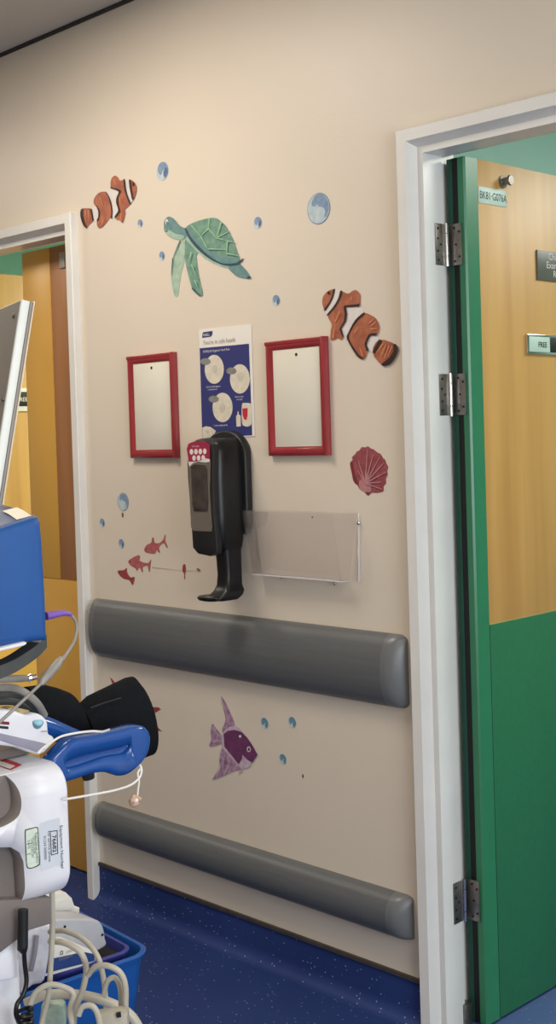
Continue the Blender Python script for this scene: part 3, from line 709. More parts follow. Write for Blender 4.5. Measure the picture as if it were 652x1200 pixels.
# three small pink fish, the slipped one with its thread line
f1 = [(232, 140), (250, 110), (280, 95), (285, 65), (297, 60), (305, 95), (340, 95), (365, 70), (375, 40), (380, 45), (378, 80), (395, 125), (385, 125), (365, 95), (335, 125), (340, 160), (330, 160), (318, 145), (305, 170), (270, 168), (240, 160)]
f2 = [(120, 225), (150, 200), (180, 185), (190, 180), (202, 190), (200, 220), (240, 235), (262, 235), (280, 210), (275, 245), (270, 295), (262, 290), (255, 255), (222, 265), (222, 300), (212, 290), (200, 265), (180, 290), (172, 272), (140, 255)]
f3 = [(47, 290), (90, 285), (110, 270), (112, 300), (135, 335), (165, 335), (150, 390), (130, 355), (90, 345), (60, 320)]
for pts, lb, mm, ee in ((f1, 'small pink fish sticker, highest and rightmost of the little shoal', pink_m, (246, 138)), (f2, 'small pink fish sticker in the middle of the little shoal of three', pink_m, (134, 225)), (f3, 'small red fish sticker, lowest of the little shoal by the left frame', redf_m, (62, 297))):
    sticker('fish_sticker', lb, 'sticker', [(pts, mm), ([(ee[0]+4*math.cos(a), ee[1]+6*math.sin(a)) for a in [k*.63 for k in range(10)]], shelld_m)], 130, 620, 5.93, 'small shoal stickers')
sticker('thin_fish_sticker', 'sliver of a red fish sticker on a faint line left of the dispenser', 'sticker',
  [([(500, 255), (510, 243), (519, 255), (521, 290), (516, 312), (515, 345), (510, 345), (508, 308), (498, 295)], redf_m), (line((285, 266), (495, 288), 2), thread_m, False), (line((520, 290), (605, 289), 2), thread_m, False), (line((598, 275), (620, 284), 5), shelld_m, False), (line((620, 284), (600, 292), 4), shelld_m, False)], 130, 620, 5.93)
# red spiky creature partly hidden behind the cuff
ang = []
cx, cy = 158, 836
tips = [(130, 795), (158, 812), (187, 830), (188.5, 856), (160, 878), (132, 858)]
pts = []
for i, tp in enumerate(tips):
    q = tips[(i+1) % 6]; pts += [(tp[0]-1, tp[1]-1), (tp[0]+1.5, tp[1]+1), ((tp[0]+q[0]+cx*1.6)/3.6, (tp[1]+q[1]+cy*1.6)/3.6)]
sticker('starfish_sticker', 'red pointed sea creature sticker mostly hidden behind the black cuff', 'sticker', [(pts, redf_m, False)], 0, 0, 1)
# bubbles
def bubble(px, py, h, label, style=0):
    c = w(px, py, 0); r = (w(px, py-h/2, 0)-c).length
    mb = MB()
    def ring(rr, dx=0, dz=0, d=.001, n=28, sx=1): return [Vector((c.x+dx*r+sx*rr*r*math.cos(2*math.pi*k/n), -d, c.z+dz*r+rr*r*math.sin(2*math.pi*k/n))) for k in range(n)]
    blue = bubt_m if style == 2 else bubd_m
    if style == 1:      # big one: pale lower left, blue cloud above
        mb.prism(ring(1.0), (0, .0006, 0), bubx_m); mb.poly(ring(.96, d=.0013), bubl_m)
        cl = [(-.6, .35), (-.35, .8), (.1, .93), (.55, .75), (.86, .3), (.9, -.1), (.72, -.5), (.5, -.62), (.55, -.2), (.35, .05), (.05, .12), (-.1, .3), (-.35, .18)]
        mb.poly(smooth_closed([Vector((c.x+x*r, -.0016, c.z+z*r)) for x, z in cl]), bubd_m)
    elif style == 3:    # little fleck
        mb.prism(ring(1, sx=.55), (0, .0006, 0), mat('grey_fleck', (112, 100, 100), .6, var=.2, scale=200))
    else:
        mb.prism(ring(1.0), (0, .0006, 0), bubl_m)
        cl = [(-.75, .1), (-.7, .62), (-.2, .96), (.4, .88), (.85, .4), (.95, -.15), (.6, -.7), (.25, -.85), (.5, -.3), (.35, .1), (-.05, -.05), (-.35, -.4)]
        mb.poly(smooth_closed([Vector((c.x+x*r, -.0013, c.z+z*r)) for x, z in cl]), blue)
        cl = [(.1, -.2), (.5, .3), (.8, .2), (.85, -.3), (.5, -.75), (.2, -.6)]
        mb.poly([Vector((c.x+x*r, -.0016, c.z+z*r)) for x, z in cl], bubx_m if style == 0 and h < 24 else blue)
    o = mb.build('bubble_sticker', smooth=False); tag(o, label, 'sticker', 'bubble stickers'); centre(o)
for a in ((374, 244.5, 37, 'largest round bubble sticker, pale with a blue cloud, left of the right door frame', 1),
  (191, 200.5, 22, 'blue bubble sticker above the turtle, right of the upper left orange fish', 0),
  (302.5, 261, 14, 'small blue bubble sticker just right of the turtle shell', 0),
  (164.5, 262, 10, 'tiny blue bubble sticker below the upper left orange fish head', 0),
  (190, 300, 11, 'tiny grey-blue bubble sticker just left of the turtle flippers', 0),
  (324, 352, 13, 'small blue bubble sticker above the right red frame', 0),
  (144.5, 588, 21, 'blue bubble sticker below the left red frame, largest above the little shoal', 1),
  (120, 612.5, 10, 'tiny bubble sticker closest to the left door frame above the little shoal', 0),
  (142.5, 637, 11, 'tiny dark blue bubble sticker directly above the lowest little fish', 0),
  (310.5, 847.5, 13, 'teal bubble sticker, left of the pair right of the angelfish fin', 2),
  (343, 846.5, 13, 'teal bubble sticker, rightmost beside the angelfish', 2),
  (332, 889.5, 12, 'dark teal bubble sticker below the pair beside the angelfish', 2),
  (144, 603.5, 6, 'tiny dark fleck hanging under the larger lower left bubble', 3),
  (355.5, 909.5, 4.5, 'tiny dark fleck low on the wall right of the lowest teal bubble', 3)): bubble(*a)

# ================================================================= equipment trolley (axes follow the wall: +X face towards the camera)
TX = -1.66
tr = thing('equipment_trolley', (-1.86, -1.42, 0), 'white equipment trolley with a blue grab handle, at the left edge of the photo', 'trolley')
def rrect(y0, y1, z0, z1, r, n=6):
    out = []
    for cy_, cz_, a0 in ((y1-r, z1-r, 0), (y0+r, z1-r, 90), (y0+r, z0+r, 180), (y1-r, z0+r, 270)):
        for k in range(n+1):
            a = math.radians(a0+90*k/n); out.append((cy_+r*math.cos(a), cz_+r*math.sin(a)))
    return out
# housing: rounded in X-Z, run along Y
hy = -1.232; hz0_, hz1_ = .700, .908
mb = MB(); mb.prism([(x, hy, z) for x, z in rrect(-2.02, TX, hz0_, hz1_, .042, 8)], (0, -.50, 0), ewhite_m, .007, 3)
housing = mb.build('housing', tr, weld=True)
def boolcut(o, cutter_mb, m):
    c = cutter_mb.build('cut', weld=True); 
    md = o.modifiers.new('b', 'BOOLEAN'); md.operation = 'DIFFERENCE'; md.object = c; md.solver = 'EXACT'; md.material_mode = 'TRANSFER'
    dg = bpy.context.evaluated_depsgraph_get(); me = bpy.data.meshes.new_from_object(o.evaluated_get(dg))
    o.modifiers.clear(); o.data = me; bpy.data.objects.remove(c)
b1_ = [(x, y) for x, y in ((25, 936), (24, 951), (17, 961), (0, 970), (-20, 975), (-40, 965), (-50, 940), (-40, 905), (-20, 897), (0, 899), (13.5, 906), (22, 920))]
mb = MB(); mb.prism([PX(x, y, TX)-Vector((.03, 0, 0)) for x, y in smooth_closed_px] if False else smooth_closed([PX(x, y, TX)-Vector((.03, 0, 0)) for x, y in b1_], 4), (.06, 0, 0), egrey_m); boolcut(housing, mb, egrey_m)
b2_ = [(30, 1050), (31, 1075), (20, 1085), (-40, 1085), (-60, 1060), (-60, 1010), (-40, 994), (-10, 993), (13, 993), (23, 999), (27.5, 1010), (29, 1030)]
mb = MB(); mb.prism([PX(x, y, TX)-Vector((.03, 0, 0)) for x, y in b2_], (.06, 0, 0), egrey_m); boolcut(housing, mb, egrey_m)
# grey underbody, lower shroud, column, base
mb = MB(); mb.prism([PX(x, y, TX-.012) for x, y in ((61, 1052), (61.5, 1083), (35, 1091), (0, 1118), (-40, 1135), (-40, 1056))], (-.25, 0, 0), egrey_m, .004); mb.build('underbody', tr)
mb = MB(); mb.prism([PX(x, y, TX-.02) for x, y in ((22, 1094), (22.5, 1146), (14, 1149), (-40, 1155), (-40, 1120), (0, 1112))], (-.2, 0, 0), ewhite_m, .006); mb.build('lower_shroud', tr)
cc = PX(-18, 1170, TX-.1)
mb = MB(); mb.tube([(cc.x, cc.y, .06), (cc.x, cc.y, .60)], .055, ewhite_m, 28); mb.build('column', tr)
mb = MB(); mb.prism([(x, y, .040) for x, y in rrect(-2.36, -1.60, -1.80, -1.16, .08)], (0, 0, .025), ewhite_m, .006); mb.build('base', tr)
# a shelf under the blue tub
mb = MB(); mb.prism([(x, y, .0655) for x, y in rrect(-2.56, -2.24, -1.30, -.72, .05)], (0, 0, .018), egrey_m, .004); mb.build('tub_shelf', tr)
for x, y in ((-2.50, -.80), (-1.66, -1.24), (-2.1, -1.74), (-1.66, -1.74)):
    mb = MB(); mb.cyl((x-.012, y, FZ+.0345), (x+.012, y, FZ+.0345), .0345, blackm_m, 24); co_ = mb.build('castor', tr)
    mb = MB(); mb.box((x-.019, y-.012, FZ+.03), (x-.0135, y+.012, .03), steel_m, .002); mb.box((x+.0135, y-.012, FZ+.03), (x+.019, y+.012, .03), steel_m, .002); mb.box((x-.02, y-.02, .027), (x+.02, y+.02, .0395 if y < -1 else .065), steel_m, .002); mb.build('castor_fork', co_)
# labels on the housing (printed stickers, parts of it)
def HX(px, py, d=.0006): return PX(px, py, TX+d)
mb = MB(); mb.poly([HX(x, y) for x, y in ((46, 965), (70, 958), (74, 1012), (48, 1021))], mat('clear_label', (206, 212, 222), .3, var=.02)); lab = mb.build('asset_label', tr)
dn = Vector((0, 0, -1)); yy = Vector((0, 1, 0))
mb = MB()
text_mesh(mb, 'Equipment Number', .0080, HX(70, 967.5, .001), dn, yy, ink_m, sx=1.08)
text_mesh(mb, '76682', .0100, HX(61.3, 979, .001), dn, yy, ink_m, sx=1.1, bold=.02)
text_mesh(mb, 'For service phone', .0066, HX(56.0, 974, .001), dn, yy, ink_m, sx=1.0)
text_mesh(mb, '01234 000000', .0068, HX(51.0, 980, .001), dn, yy, ink_m, sx=.95)
def outline(mb, pts, t, m, d):
    for i in range(len(pts)):
        a = Vector((pts[i][0], pts[i][1], 0)); b = Vector((pts[(i+1) % len(pts)][0], pts[(i+1) % len(pts)][1], 0)); q = (b-a).normalized(); nn = Vector((-q.y, q.x, 0))*t; a = a-q*t; b = b+q*t
        mb.poly([HX(p.x, p.y, d) for p in (a+nn, b+nn, b-nn, a-nn)], m)
outline(mb, [(59, 974.5), (67, 973.3), (67.8, 1000), (60.3, 1002)], .45, ink_m, .001)
mb.build('lettering', lab)
mb = MB(); gl = smooth_closed([Vector(p+(0,)) for p in ((29, 975), (31, 972), (36, 970.5), (43, 969), (45, 972), (46, 990), (47, 1010), (46, 1014), (40, 1017), (34, 1018), (31, 1015), (30, 1000))], 3)
mb.poly([HX(p.x, p.y, .0006) for p in gl], lgreen_m)
gc = sum(gl, Vector())/len(gl)
mb.poly([HX(gc.x+(p.x-gc.x)*.86, gc.y+(p.y-gc.y)*.95, .001) for p in gl], mat('pale_green_paper', (212, 224, 210), .5, var=.06, scale=120)); lab2 = mb.build('test_label', tr)
mb = MB()
for i, (px_, tx) in enumerate(((41.2, 'ELECTRICAL SAFETY'), (38.6, 'TESTED FOR'), (36.2, 'CHECKED BY'), (32.4, 'DATE'))):
    text_mesh(mb, tx, .0062, HX(px_, 976+i*3, .0013), dn, yy, lgreen_m, sx=.85)
for y in (989, 1001): mb.poly([HX(x, y_, .0012) for x, y_ in ((31.5, y), (36.5, y-1), (36.5, y-.3), (31.5, y+.7))], lgreen_m)
mb.build('lettering', lab2)
# sheet and red label on the top surface
def HT(px, py, d=.001):
    dd = ray(px, py); return CAM+dd*((hz1_+d-CAM.z)/dd.z)
mb = MB(); mb.poly([HT(x, y) for x, y in ((-6, 866), (20, 874.5), (12, 884.5), (4, 888), (-10, 882))], gprint_m if False else mat('grey_label', (196, 196, 194), .4, c2=(170, 172, 172), scale=60)); mb.build('grey_top_label', tr)
mb = MB(); mb.poly([HT(x, y) for x, y in ((-8, 884), (26, 896), (13, 902), (-14, 893))], rednk_m)
mb.poly([HT(x, y, .0014) for x, y in ((-6, 889.5), (18, 897.5), (12, 901), (-12, 893.2))], wprint_m); mb.build('red_top_label', tr)

# blue grab handle: a thick loop projecting from the trolley towards the wall
HXc = -1.700
def hpts(l, X): return [PX(x, y, X) for x, y in l]
loop = [(52, 912), (60, 893), (75, 876), (88, 866), (110, 862), (140, 856), (160, 851), (171, 852), (177.5, 860), (178, 872), (174, 886), (165, 898), (152, 908), (140, 910), (128, 906), (112, 907), (90, 914), (70, 920), (55, 925)]
mb = MB(); mb.prism(smooth_closed(hpts(loop, HXc), 3), (-.034, 0, 0), blueg_m, .009, 4); hnd = mb.build('handle', tr)
# grip groove: raised lower ledge and dish
groove = [(78, 893), (95, 886), (120, 880), (140, 876), (152, 872), (154, 876), (146, 884), (134, 886), (120, 889), (100, 896), (80, 901)]
c = MB(); c.prism(smooth_closed([p+Vector((.006, 0, 0)) for p in hpts(groove, HXc)], 3), (-.016, 0, 0), blueg_m, .004, 2); boolcut(hnd, c, blueg_m)
for f in hnd.data.polygons: f.use_smooth = True
far = smooth_path([PX(30, 845, -1.775), PX(55, 852, -1.775), PX(80, 863, -1.775), PX(105, 872, -1.775), PX(135, 876, -1.77), PX(150, 876, -1.755), PX(156, 876, -1.73)], 6)
mb = MB(); mb.tube(far, [.017]*len(far), blueg_m, 14); mb.build('far_handle_rail', tr)
a = PX(102, 905, HXc-.02); mb = MB(); mb.tube([a+Vector((0, .0, .006)), a+Vector((0, .003, -.011))], [.012, .010], blackm_m, 18); mb.build('rubber_stop', tr)
mb = MB(); mb.box((-1.99, -1.75, .909), (-1.76, -1.21, .925), egrey_m, .004); mb.build('top_tray', tr)
# mast that carries the patient monitor
mb = MB(); mb.tube([(-1.90, -1.40, .92), (-1.90, -1.40, 1.16)], .018, egrey_m, 18); mb.build('mast', tr)

# ---------------------------------------------------------------- blue patient monitor
pm = thing('patient_monitor', (-1.80, -1.45, 1.11), 'blue rubber-cased patient monitor with a cream sticker on its sloping top', 'monitor')
side = [(57.5, 751), (56, 700), (52.5, 640), (50, 612), (46, 606), (38, 607), (0, 619), (-60, 636), (-60, 770), (0, 758.5), (45, 752)]
MX = -1.66
mb = MB(); P0 = [PX(x, y, MX) for x, y in side]
bm_ = bmesh.new()
cxy = sum(P0, Vector())/len(P0)
mb.prism(P0, (-.22, 0, 0), blue_m, .012, 4); case = mb.build('case', pm)
# lighter top shell: slate blue lid with rounded back
mb = MB(); T = [PX(46, 606.5, MX-.010), PX(38, 607, MX-.008), PX(0, 618.5, MX-.006), PX(-60, 635, MX-.006)]
vs = []; prof = [(0, -.006), (-.004, .002), (-.03, .011), (-.065, .020), (-.10, .024), (-.16, .022), (-.2, .010)]
for q, k_ in zip(T, (.55, .85, 1, 1)):
    for dx, dz in prof: vs.append(q+Vector((dx, 0, dz*k_)))
n = len(prof); fs = [(i*n+k, i*n+k+1, (i+1)*n+k+1, (i+1)*n+k) for i in range(3) for k in range(n-1)]+[tuple(range(n)), tuple(3*n+k for k in range(n))]
mb.faces(vs, fs, greytop_m); mb.build('top_lid', pm)
# sticker lies on the lid
def onlid(t, dx):   # t along Y (0 = right end), dx into the case
    q = T[0].lerp(T[2], t)
    for (x0, z0), (x1, z1) in zip(prof, prof[1:]):
        if x1 <= dx <= x0: k = (dx-x0)/(x1-x0); return q+Vector((dx, 0, z0+(z1-z0)*k+.0022))
    return q
mb = MB(); q_ = [onlid(t_, d_) for d_ in (-.006, -.015, -.0301, -.046) for t_ in (.14, .52)]; mb.faces(q_, [(0, 1, 3, 2), (2, 3, 5, 4), (4, 5, 7, 6)], stick_m); mb.build('sticker', pm)
mb = MB(); mb.prism([PX(x, y, MX+.004) for x, y in ((-40, 764), (0, 759.5), (30, 752), (32, 754.5), (28, 757), (0, 763.5), (-40, 770))], (-.03, 0, 0), ewhite_m, .002); mb.build('base_strip', pm)
band = smooth_path([PX(55, 751, MX-.03), PX(45, 762, MX-.025), PX(22, 778, MX-.02), PX(0, 788, MX-.02), PX(-30, 797, MX-.02)], 6)
mb = MB()
vs = []
for p in band: vs += [p+Vector((0, 0, .010)), p+Vector((0, 0, -.010)), p+Vector((-.03, 0, -.010)), p+Vector((-.03, 0, .010))]
fs = [(i*4+k, i*4+(k+1) % 4, (i+1)*4+(k+1) % 4, (i+1)*4+k) for i in range(len(band)-1) for k in range(4)]+[(0, 1, 2, 3), tuple(len(vs)-4+k for k in range(4))]
mb.faces(vs, fs, cabled_m); mb.build('carry_strap', pm)

# ---------------------------------------------------------------- tilted panel display above it
A = PD(25, 351, 2.25)
rH = Vector((math.cos(YAW), math.sin(YAW), 0)); fH = Vector((-math.sin(YAW), math.cos(YAW), 0))
al = (-.44*rH+.90*fH).normalized(); no = (.90*rH+.44*fH).normalized(); ta = math.radians(11)
dn_ = -math.cos(ta)*Vector((0, 0, 1))-math.sin(ta)*no; tk = math.cos(ta)*no-math.sin(ta)*Vector((0, 0, 1))
L_, W2 = .366, .50
ds = thing('display_screen', tuple(A+dn_*L_+al*.2), 'tilted white-edged panel with a grey back rising above the blue monitor', 'screen')
def slab(grow, t0, t1, m, bv, name):
    o0 = A-(al+dn_)*grow+tk*t0; a_ = al*(W2+2*grow); d_ = dn_*(L_+2*grow)
    mb = MB(); mb.prism([o0, o0+a_, o0+a_+d_, o0+d_], tk*(t1-t0), m, bv, 2); return mb.build(name, ds)
slab(0, 0, .0165, pwhite_m, .0022, 'frame')
slab(-.0022, -.0008, .002, panelg_m, 0, 'back_plate')
slab(.0, .0168, .0215, panelg_m, .001, 'gasket')
slab(.002, .0218, .0250, mat('cream_rim', (240, 226, 200), .3, var=.02), .002, 'front_bezel')
def onpanel(px, py):
    d = ray(px, py); o0 = A-tk*.0008; return CAM+d*((o0-CAM).dot(tk)/d.dot(tk))
for px, py in ((16.5, 370), (4, 468)):
    p = onpanel(px, py); MB().tube([p+tk*.0005, p-tk*.0022, p-tk*.003], [.0045, .0045, .002], steel_m, 14).build('screw', ds)
q = A+dn_*.25+al*.22
mb = MB(); mb.tube(smooth_path([q-tk*.001, q-tk*.04-ZD*.03, Vector((-1.97, -1.20, 1.14)), Vector((-1.91, -1.30, 1.02)), Vector((-1.90, -1.38, .98))], 5), .014, egrey_m, 14); mb.build('support_arm', tr)

# ---------------------------------------------------------------- cables and accessories
def cable(name, pts, r, m, label, cat='cable', group=None, n=7, seg=8):
    mb = MB(); mb.tube(smooth_path(pts, n), r, m, seg); o = mb.build(name); tag(o, label, cat, group); return o
# purple plugged sensor lead
sl = thing('sensor_lead', tuple(PX(57, 722, -1.69)), 'grey sensor lead with a purple plug looping from the blue monitor', 'cable')
mb = MB(); pp = smooth_path([PX(54, 722, -1.69), PX(64, 720, -1.69), (PX(76, 718.5, -1.69)), PX(84, 720.5, -1.69)], 5); mb.tube(pp, [.0068, .0068, .0066, .0064, .0062, .006, .0056, .0054, .005, .005, .0046, .0044, .004, .0036, .0032, .003], purple_m, 12); mb.build('plug', sl)
lp = smooth_path([PX(80, 719.5, -1.69), PX(86.5, 724, -1.69), PX(90, 735, -1.69), PX(87, 751, -1.68), PX(79, 765, -1.67), PX(70, 777, -1.66), PX(60, 787, -1.655), PX(50, 799, -1.65), PX(28, 820, -1.65), PX(0, 846, -1.65), PX(-20, 862, -1.65)], 7)
mb = MB(); mb.tube(lp, .0026, cableg_m, 10); mb.build('lead', sl)
mb = MB(); mb.tube([PX(72, 771, -1.665), PX(68, 777, -1.66), PX(54, 793, -1.655), PX(50, 798, -1.65), PX(48, 802, -1.65)], [.0035, .0072, .0076, .006, .004], cableg_m, 14); mb.build('connector', sl)
# silver tube with metal end
st = thing('hose_connector', tuple(PX(0, 797, -1.72)), 'pale hose with a metal connector lying under the blue monitor', 'hose')
mb = MB(); mb.tube([PX(-30, 798, -1.72), PX(0, 796, -1.72), PX(26, 795, -1.72), PX(33, 795, -1.72)], [.0060, .0060, .0060, .0048], cableg_m, 12); mb.build('hose', st)
mb = MB(); mb.tube([PX(32, 795, -1.72), PX(35, 794.5, -1.72), PX(36, 794.5, -1.72), PX(42, 793, -1.72)], [.0052, .0070, .0050, .0046], chrome_m, 12); mb.build('metal_end', st)
# bundles of dark grey hose
for i, (a, b, c_, d_) in enumerate(((806, 808, 822, 838), (815, 814, 830, 844), (822, 824, 838, 850), (812, 818, 835, 848))):
    m = (cableg_m, cabled_m, cabled_m, blackm_m)[i]; X = -1.735-.021*i
    cable('coiled_hose', [PX(-30, a+6, X), PX(0, a, X), PX(22, b, X), PX(42, c_, X), PX(52, d_, X-.02)], .0062 if i < 3 else .009, m,
      ('uppermost pale grey hose of the bundle beneath the blue monitor', 'dark grey hose directly behind the uppermost pale hose beneath the blue monitor', 'lower dark grey hose of the bundle behind the white thermometer', 'thickest black hose at the back of the bundle by the black cuff')[i], 'hose', 'hoses bundled under the blue monitor')
# thin white sensor cable along the handle with its clip
sc = thing('pulse_sensor', tuple(PX(158, 938, -1.64)), 'beige finger sensor clip hanging on a thin white cable from the blue handle', 'sensor')
mb = MB()
mb.tube(smooth_path([PX(44, 883, -1.652), PX(50, 877, -1.652), PX(60, 870, -1.652), PX(72, 863, -1.652), PX(90, 859, -1.652), PX(108, 857, -1.655), PX(120, 857.5, -1.66), PX(128, 855, -1.69)], 6), .0019, cablew_m, 8)
mb.tube(smooth_path([PX(164, 896, -1.650), PX(166, 903, -1.648), PX(163, 912, -1.646), PX(153, 920, -1.645), PX(135, 926, -1.645), PX(110, 931, -1.645), PX(84, 935.5, -1.645), PX(74, 937, -1.652)], 6), .0019, cablew_m, 8)
mb.tube(smooth_path([PX(166, 899, -1.652), PX(161.5, 906, -1.648), PX(163, 915, -1.646), PX(162, 924, -1.645), PX(161, 933, -1.645)], 6), .0017, cablew_m, 8)
mb.build('lead', sc)
c0 = PX(158, 938.5, -1.645)
mb = MB(); ringp = [c0+Vector((.002*math.sin(3*a), math.cos(a)*.0075, math.sin(a)*.0062)) for a in [2*math.pi*k/16 for k in range(17)]]
mb.tube(ringp, [.0040+.0012*math.sin(k*1.9) for k in range(17)], clip_m, 10); mb.build('clip', sc)
mb = MB(); t_ = bmesh.new(); bmesh.ops.create_icosphere(t_, subdivisions=2, radius=.0042); mb.merge(t_, cablew_m, Matrix.Translation(c0+Vector((.002, .001, .0005)))); mb.build('sensor_window', sc)

# ---------------------------------------------------------------- blood pressure cuffs
def cuff(name, label, sec, thick=.004, group=None):
    """sec: (centre, axis-perp radii (horizontal, vertical), tilt) rings lofted into a curled sleeve with real wall thickness"""
    r = thing(name, tuple(sec[0][0]), label, 'blood pressure cuff', group)
    mb = MB(); N_ = 36; vs = []
    def ringpts(c, rh, rv, sh):
        return [c+Vector((rh*math.cos(a), sh*math.sin(a), rv*math.sin(a))) for a in [2*math.pi*k/N_ for k in range(N_)]]
    rings = [ringpts(*s) for s in sec]+[ringpts(s[0], s[1]-thick, s[2]-thick, s[3]) for s in sec[::-1]]
    for q in rings: vs += q
    M_ = len(rings); fs = [(i*N_+k, i*N_+(k+1) % N_, ((i+1) % M_)*N_+(k+1) % N_, ((i+1) % M_)*N_+k) for i in range(M_) for k in range(N_)]
    mb.faces(vs, fs, fabric_m); mb.build('sleeve', r)
    return r
X1 = -1.86
c1 = cuff('pressure_cuff', 'black rolled blood pressure cuff, left of the two, open end showing', [(PX(32, 832, X1), .032, .040, .0), (PX(50, 832, X1), .038, .044, .004), (PX(70, 836, X1), .040, .046, -.004), (PX(88, 842, X1), .040, .050, -.014)], group='black blood pressure cuffs')
X2 = -1.855
c2 = cuff('pressure_cuff', 'black flared blood pressure cuff standing behind the blue grab handle', [(PX(98, 853, X2), .030, .040, -.010), (PX(110, 848, X2), .033, .052, -.006), (PX(130, 845, X2), .037, .064, 0), (PX(150, 842, X2), .040, .075, 0), (PX(160, 841, X2), .041, .0775, -.006), (PX(168, 842, X2), .040, .071, -.014)], group='black blood pressure cuffs')
mb = MB(); mb.tube([PX(106, 830, X2+.034), PX(122, 824, X2+.036), PX(142, 818, X2+.038)], .0016, blackm_m, 6); mb.build('seam', c2)

# ---------------------------------------------------------------- thermometer unit on the top tray
th = thing('thermometer_unit', tuple(PX(30, 870, -1.73)), 'white handheld thermometer unit with a pale blue button on top of the trolley', 'thermometer')
TXX = -1.70
body = [(-20, 835), (4, 832), (18, 833), (32, 838), (42, 836), (51, 839), (57, 847), (58, 860), (63, 863), (65, 869), (58, 877), (46, 885), (20, 876), (-20, 868)]
mb = MB(); mb.prism(smooth_closed([PX(x, y, TXX) for x, y in body], 2), (-.048, 0, 0), ewhite_m, .009, 4); mb.build('body', th)
mb = MB(); mb.prism(smooth_closed([PX(x, y, TXX+.0015) for x, y in ((-20, 855), (8, 861), (30, 866), (52, 871), (56, 874), (46, 882), (36, 879), (0, 868), (-20, 862))], 2), (-.01, 0, 0), mat('lilac_grey', (148, 146, 164), .45, var=.04), .001); mb.build('grey_base', th)
c0 = PX(44, 844.5, TXX+.0005)
mb = MB(); nrm = Vector((.75, .1, .65)).normalized(); u_ = Vector((0, 1, 0)); v_ = nrm.cross(u_).normalized()
c0 = PX(44, 845, TXX-.001)
for rr, dd, mm in ((.0105, .0005, mat('button_rim', (96, 140, 160), .4, var=.05)), (.0085, .0015, btn_m)):
    mb.tube([c0-nrm*.006, c0+nrm*dd, c0+nrm*(dd+.0008)], [rr, rr, rr*.86], mm, 22)
mb.build('button', th)
mb = MB(); mb.poly([PX(x, y, TXX+.0012) for x, y in ((-10, 844), (11, 846), (11, 849.5), (-10, 847.5))], mat('dark_red_print', (120, 34, 38), .5, var=.1)); mb.build('red_mark', th)
mb = MB(); mb.poly([PX(x, y, TXX+.0012) for x, y in ((-10, 849.5), (10, 851.5), (10, 854.5), (-10, 852.5))], ink_m); mb.build('black_mark', th)
mb = MB(); mb.poly([PX(x, y, TXX+.0012) for x, y in ((48, 856.5), (56, 856), (56, 857.5), (48, 858))], inkg_m); mb.build('name_mark', th)
mb = MB(); mb.prism([PX(x, y, TXX+.001)+Vector((-.012, 0, .003)) for x, y in ((14, 834), (20, 832), (40, 836), (34, 840), (22, 838))], (-.02, 0, 0), mat('tan_strip', (176, 160, 120), .5, c2=(140, 124, 92), scale=90)); mb.build('top_strip', th)

# ---------------------------------------------------------------- black cable with strain relief and coil
bc = thing('coiled_cable', tuple(PX(28, 1200, -1.655)), 'black coiled handset cable hanging beneath the white housing', 'cable')
mb = MB(); q = [PX(27, 1066, -1.652), PX(27, 1085, -1.652), PX(26.5, 1108, -1.652), PX(26.5, 1111, -1.652), PX(28, 1116, -1.652)]
mb.tube(q, [.0080, .0078, .0084, .0086, .005], blackm_m, 14); mb.build('strain_relief', bc)
mb = MB(); q = smooth_path([PX(28, 1114, -1.652), PX(29, 1130, -1.652), PX(31, 1150, -1.650), PX(27, 1166, -1.648), PX(20, 1177, -1.645), PX(19, 1190, -1.645), PX(24, 1200, -1.645)], 7)
mb.tube(q, .0036, blackp_m, 10)
top = PX(29, 1182, -1.65); hx = []
for k in range(160):
    a = k*.42; hx.append(top+Vector((.010*math.cos(a), .012*math.sin(a), -.00065*k+.004*math.cos(a*.5)*0)))
mb.tube(hx, .0030, blackp_m, 8); mb.build('cord', bc)

# ---------------------------------------------------------------- blue tub on the trolley shelf and its contents
def tub(name, label, x0, x1, y0, y1, z0, z1, m, taper, r, rim, group=None):
    """open tapered container with wall thickness and a rolled rim"""
    o = thing(name, ((x0+x1)/2, (y0+y1)/2, z0), label, 'tub', group)
    def ring(ins, z, rr): return [Vector((x, y, z)) for x, y in rrect(x0+ins, x1-ins, y0+ins, y1-ins, max(rr-ins, .012), 8)]
    th_ = .003
    secs = [ring(taper+.004, z0, r), ring(taper, z0+.004, r), ring(taper*.35, z0+(z1-z0)*.6, r), ring(0, z1-.010, r), ring(-rim, z1-.008, r), ring(-rim-.0015, z1-.002, r), ring(-rim+.001, z1, r), ring(th_-.001, z1, r), ring(th_, z1-.004, r), ring(taper*.35+th_, z0+(z1-z0)*.6, r), ring(taper+th_, z0+.008, r)]
    n = len(secs[0]); vs = [p for s in secs for p in s]
    fs = [(i*n+k, i*n+(k+1) % n, (i+1)*n+(k+1) % n, (i+1)*n+k) for i in range(len(secs)-1) for k in range(n)]
    fs += [tuple(range(n)), tuple((len(secs)-1)*n+k for k in range(n))]
    mb = MB(); mb.faces(vs, fs, m); mb.build('container', o); return o
tub('storage_tub', 'mid blue plastic tub holding boxes on the lower left of the trolley', -2.590, -2.186, -1.02, -.662, .084, .300, bluet_m, .034, .05, .008).rotation_euler.z = math.radians(-5)
it = tub('instrument_tray', 'indigo plastic tray resting tilted inside the blue tub', -2.42, -2.224, -.89, -.690, .225, .298, blued_m, .015, .03, .006)
MB().box((-2.40, -.885, .278), (-2.24, -.70, .282), blackm_m, .001).build('interior_shade', it)  # black sheet standing in for the shade inside the tray
it.rotation_euler.z = math.radians(-5)
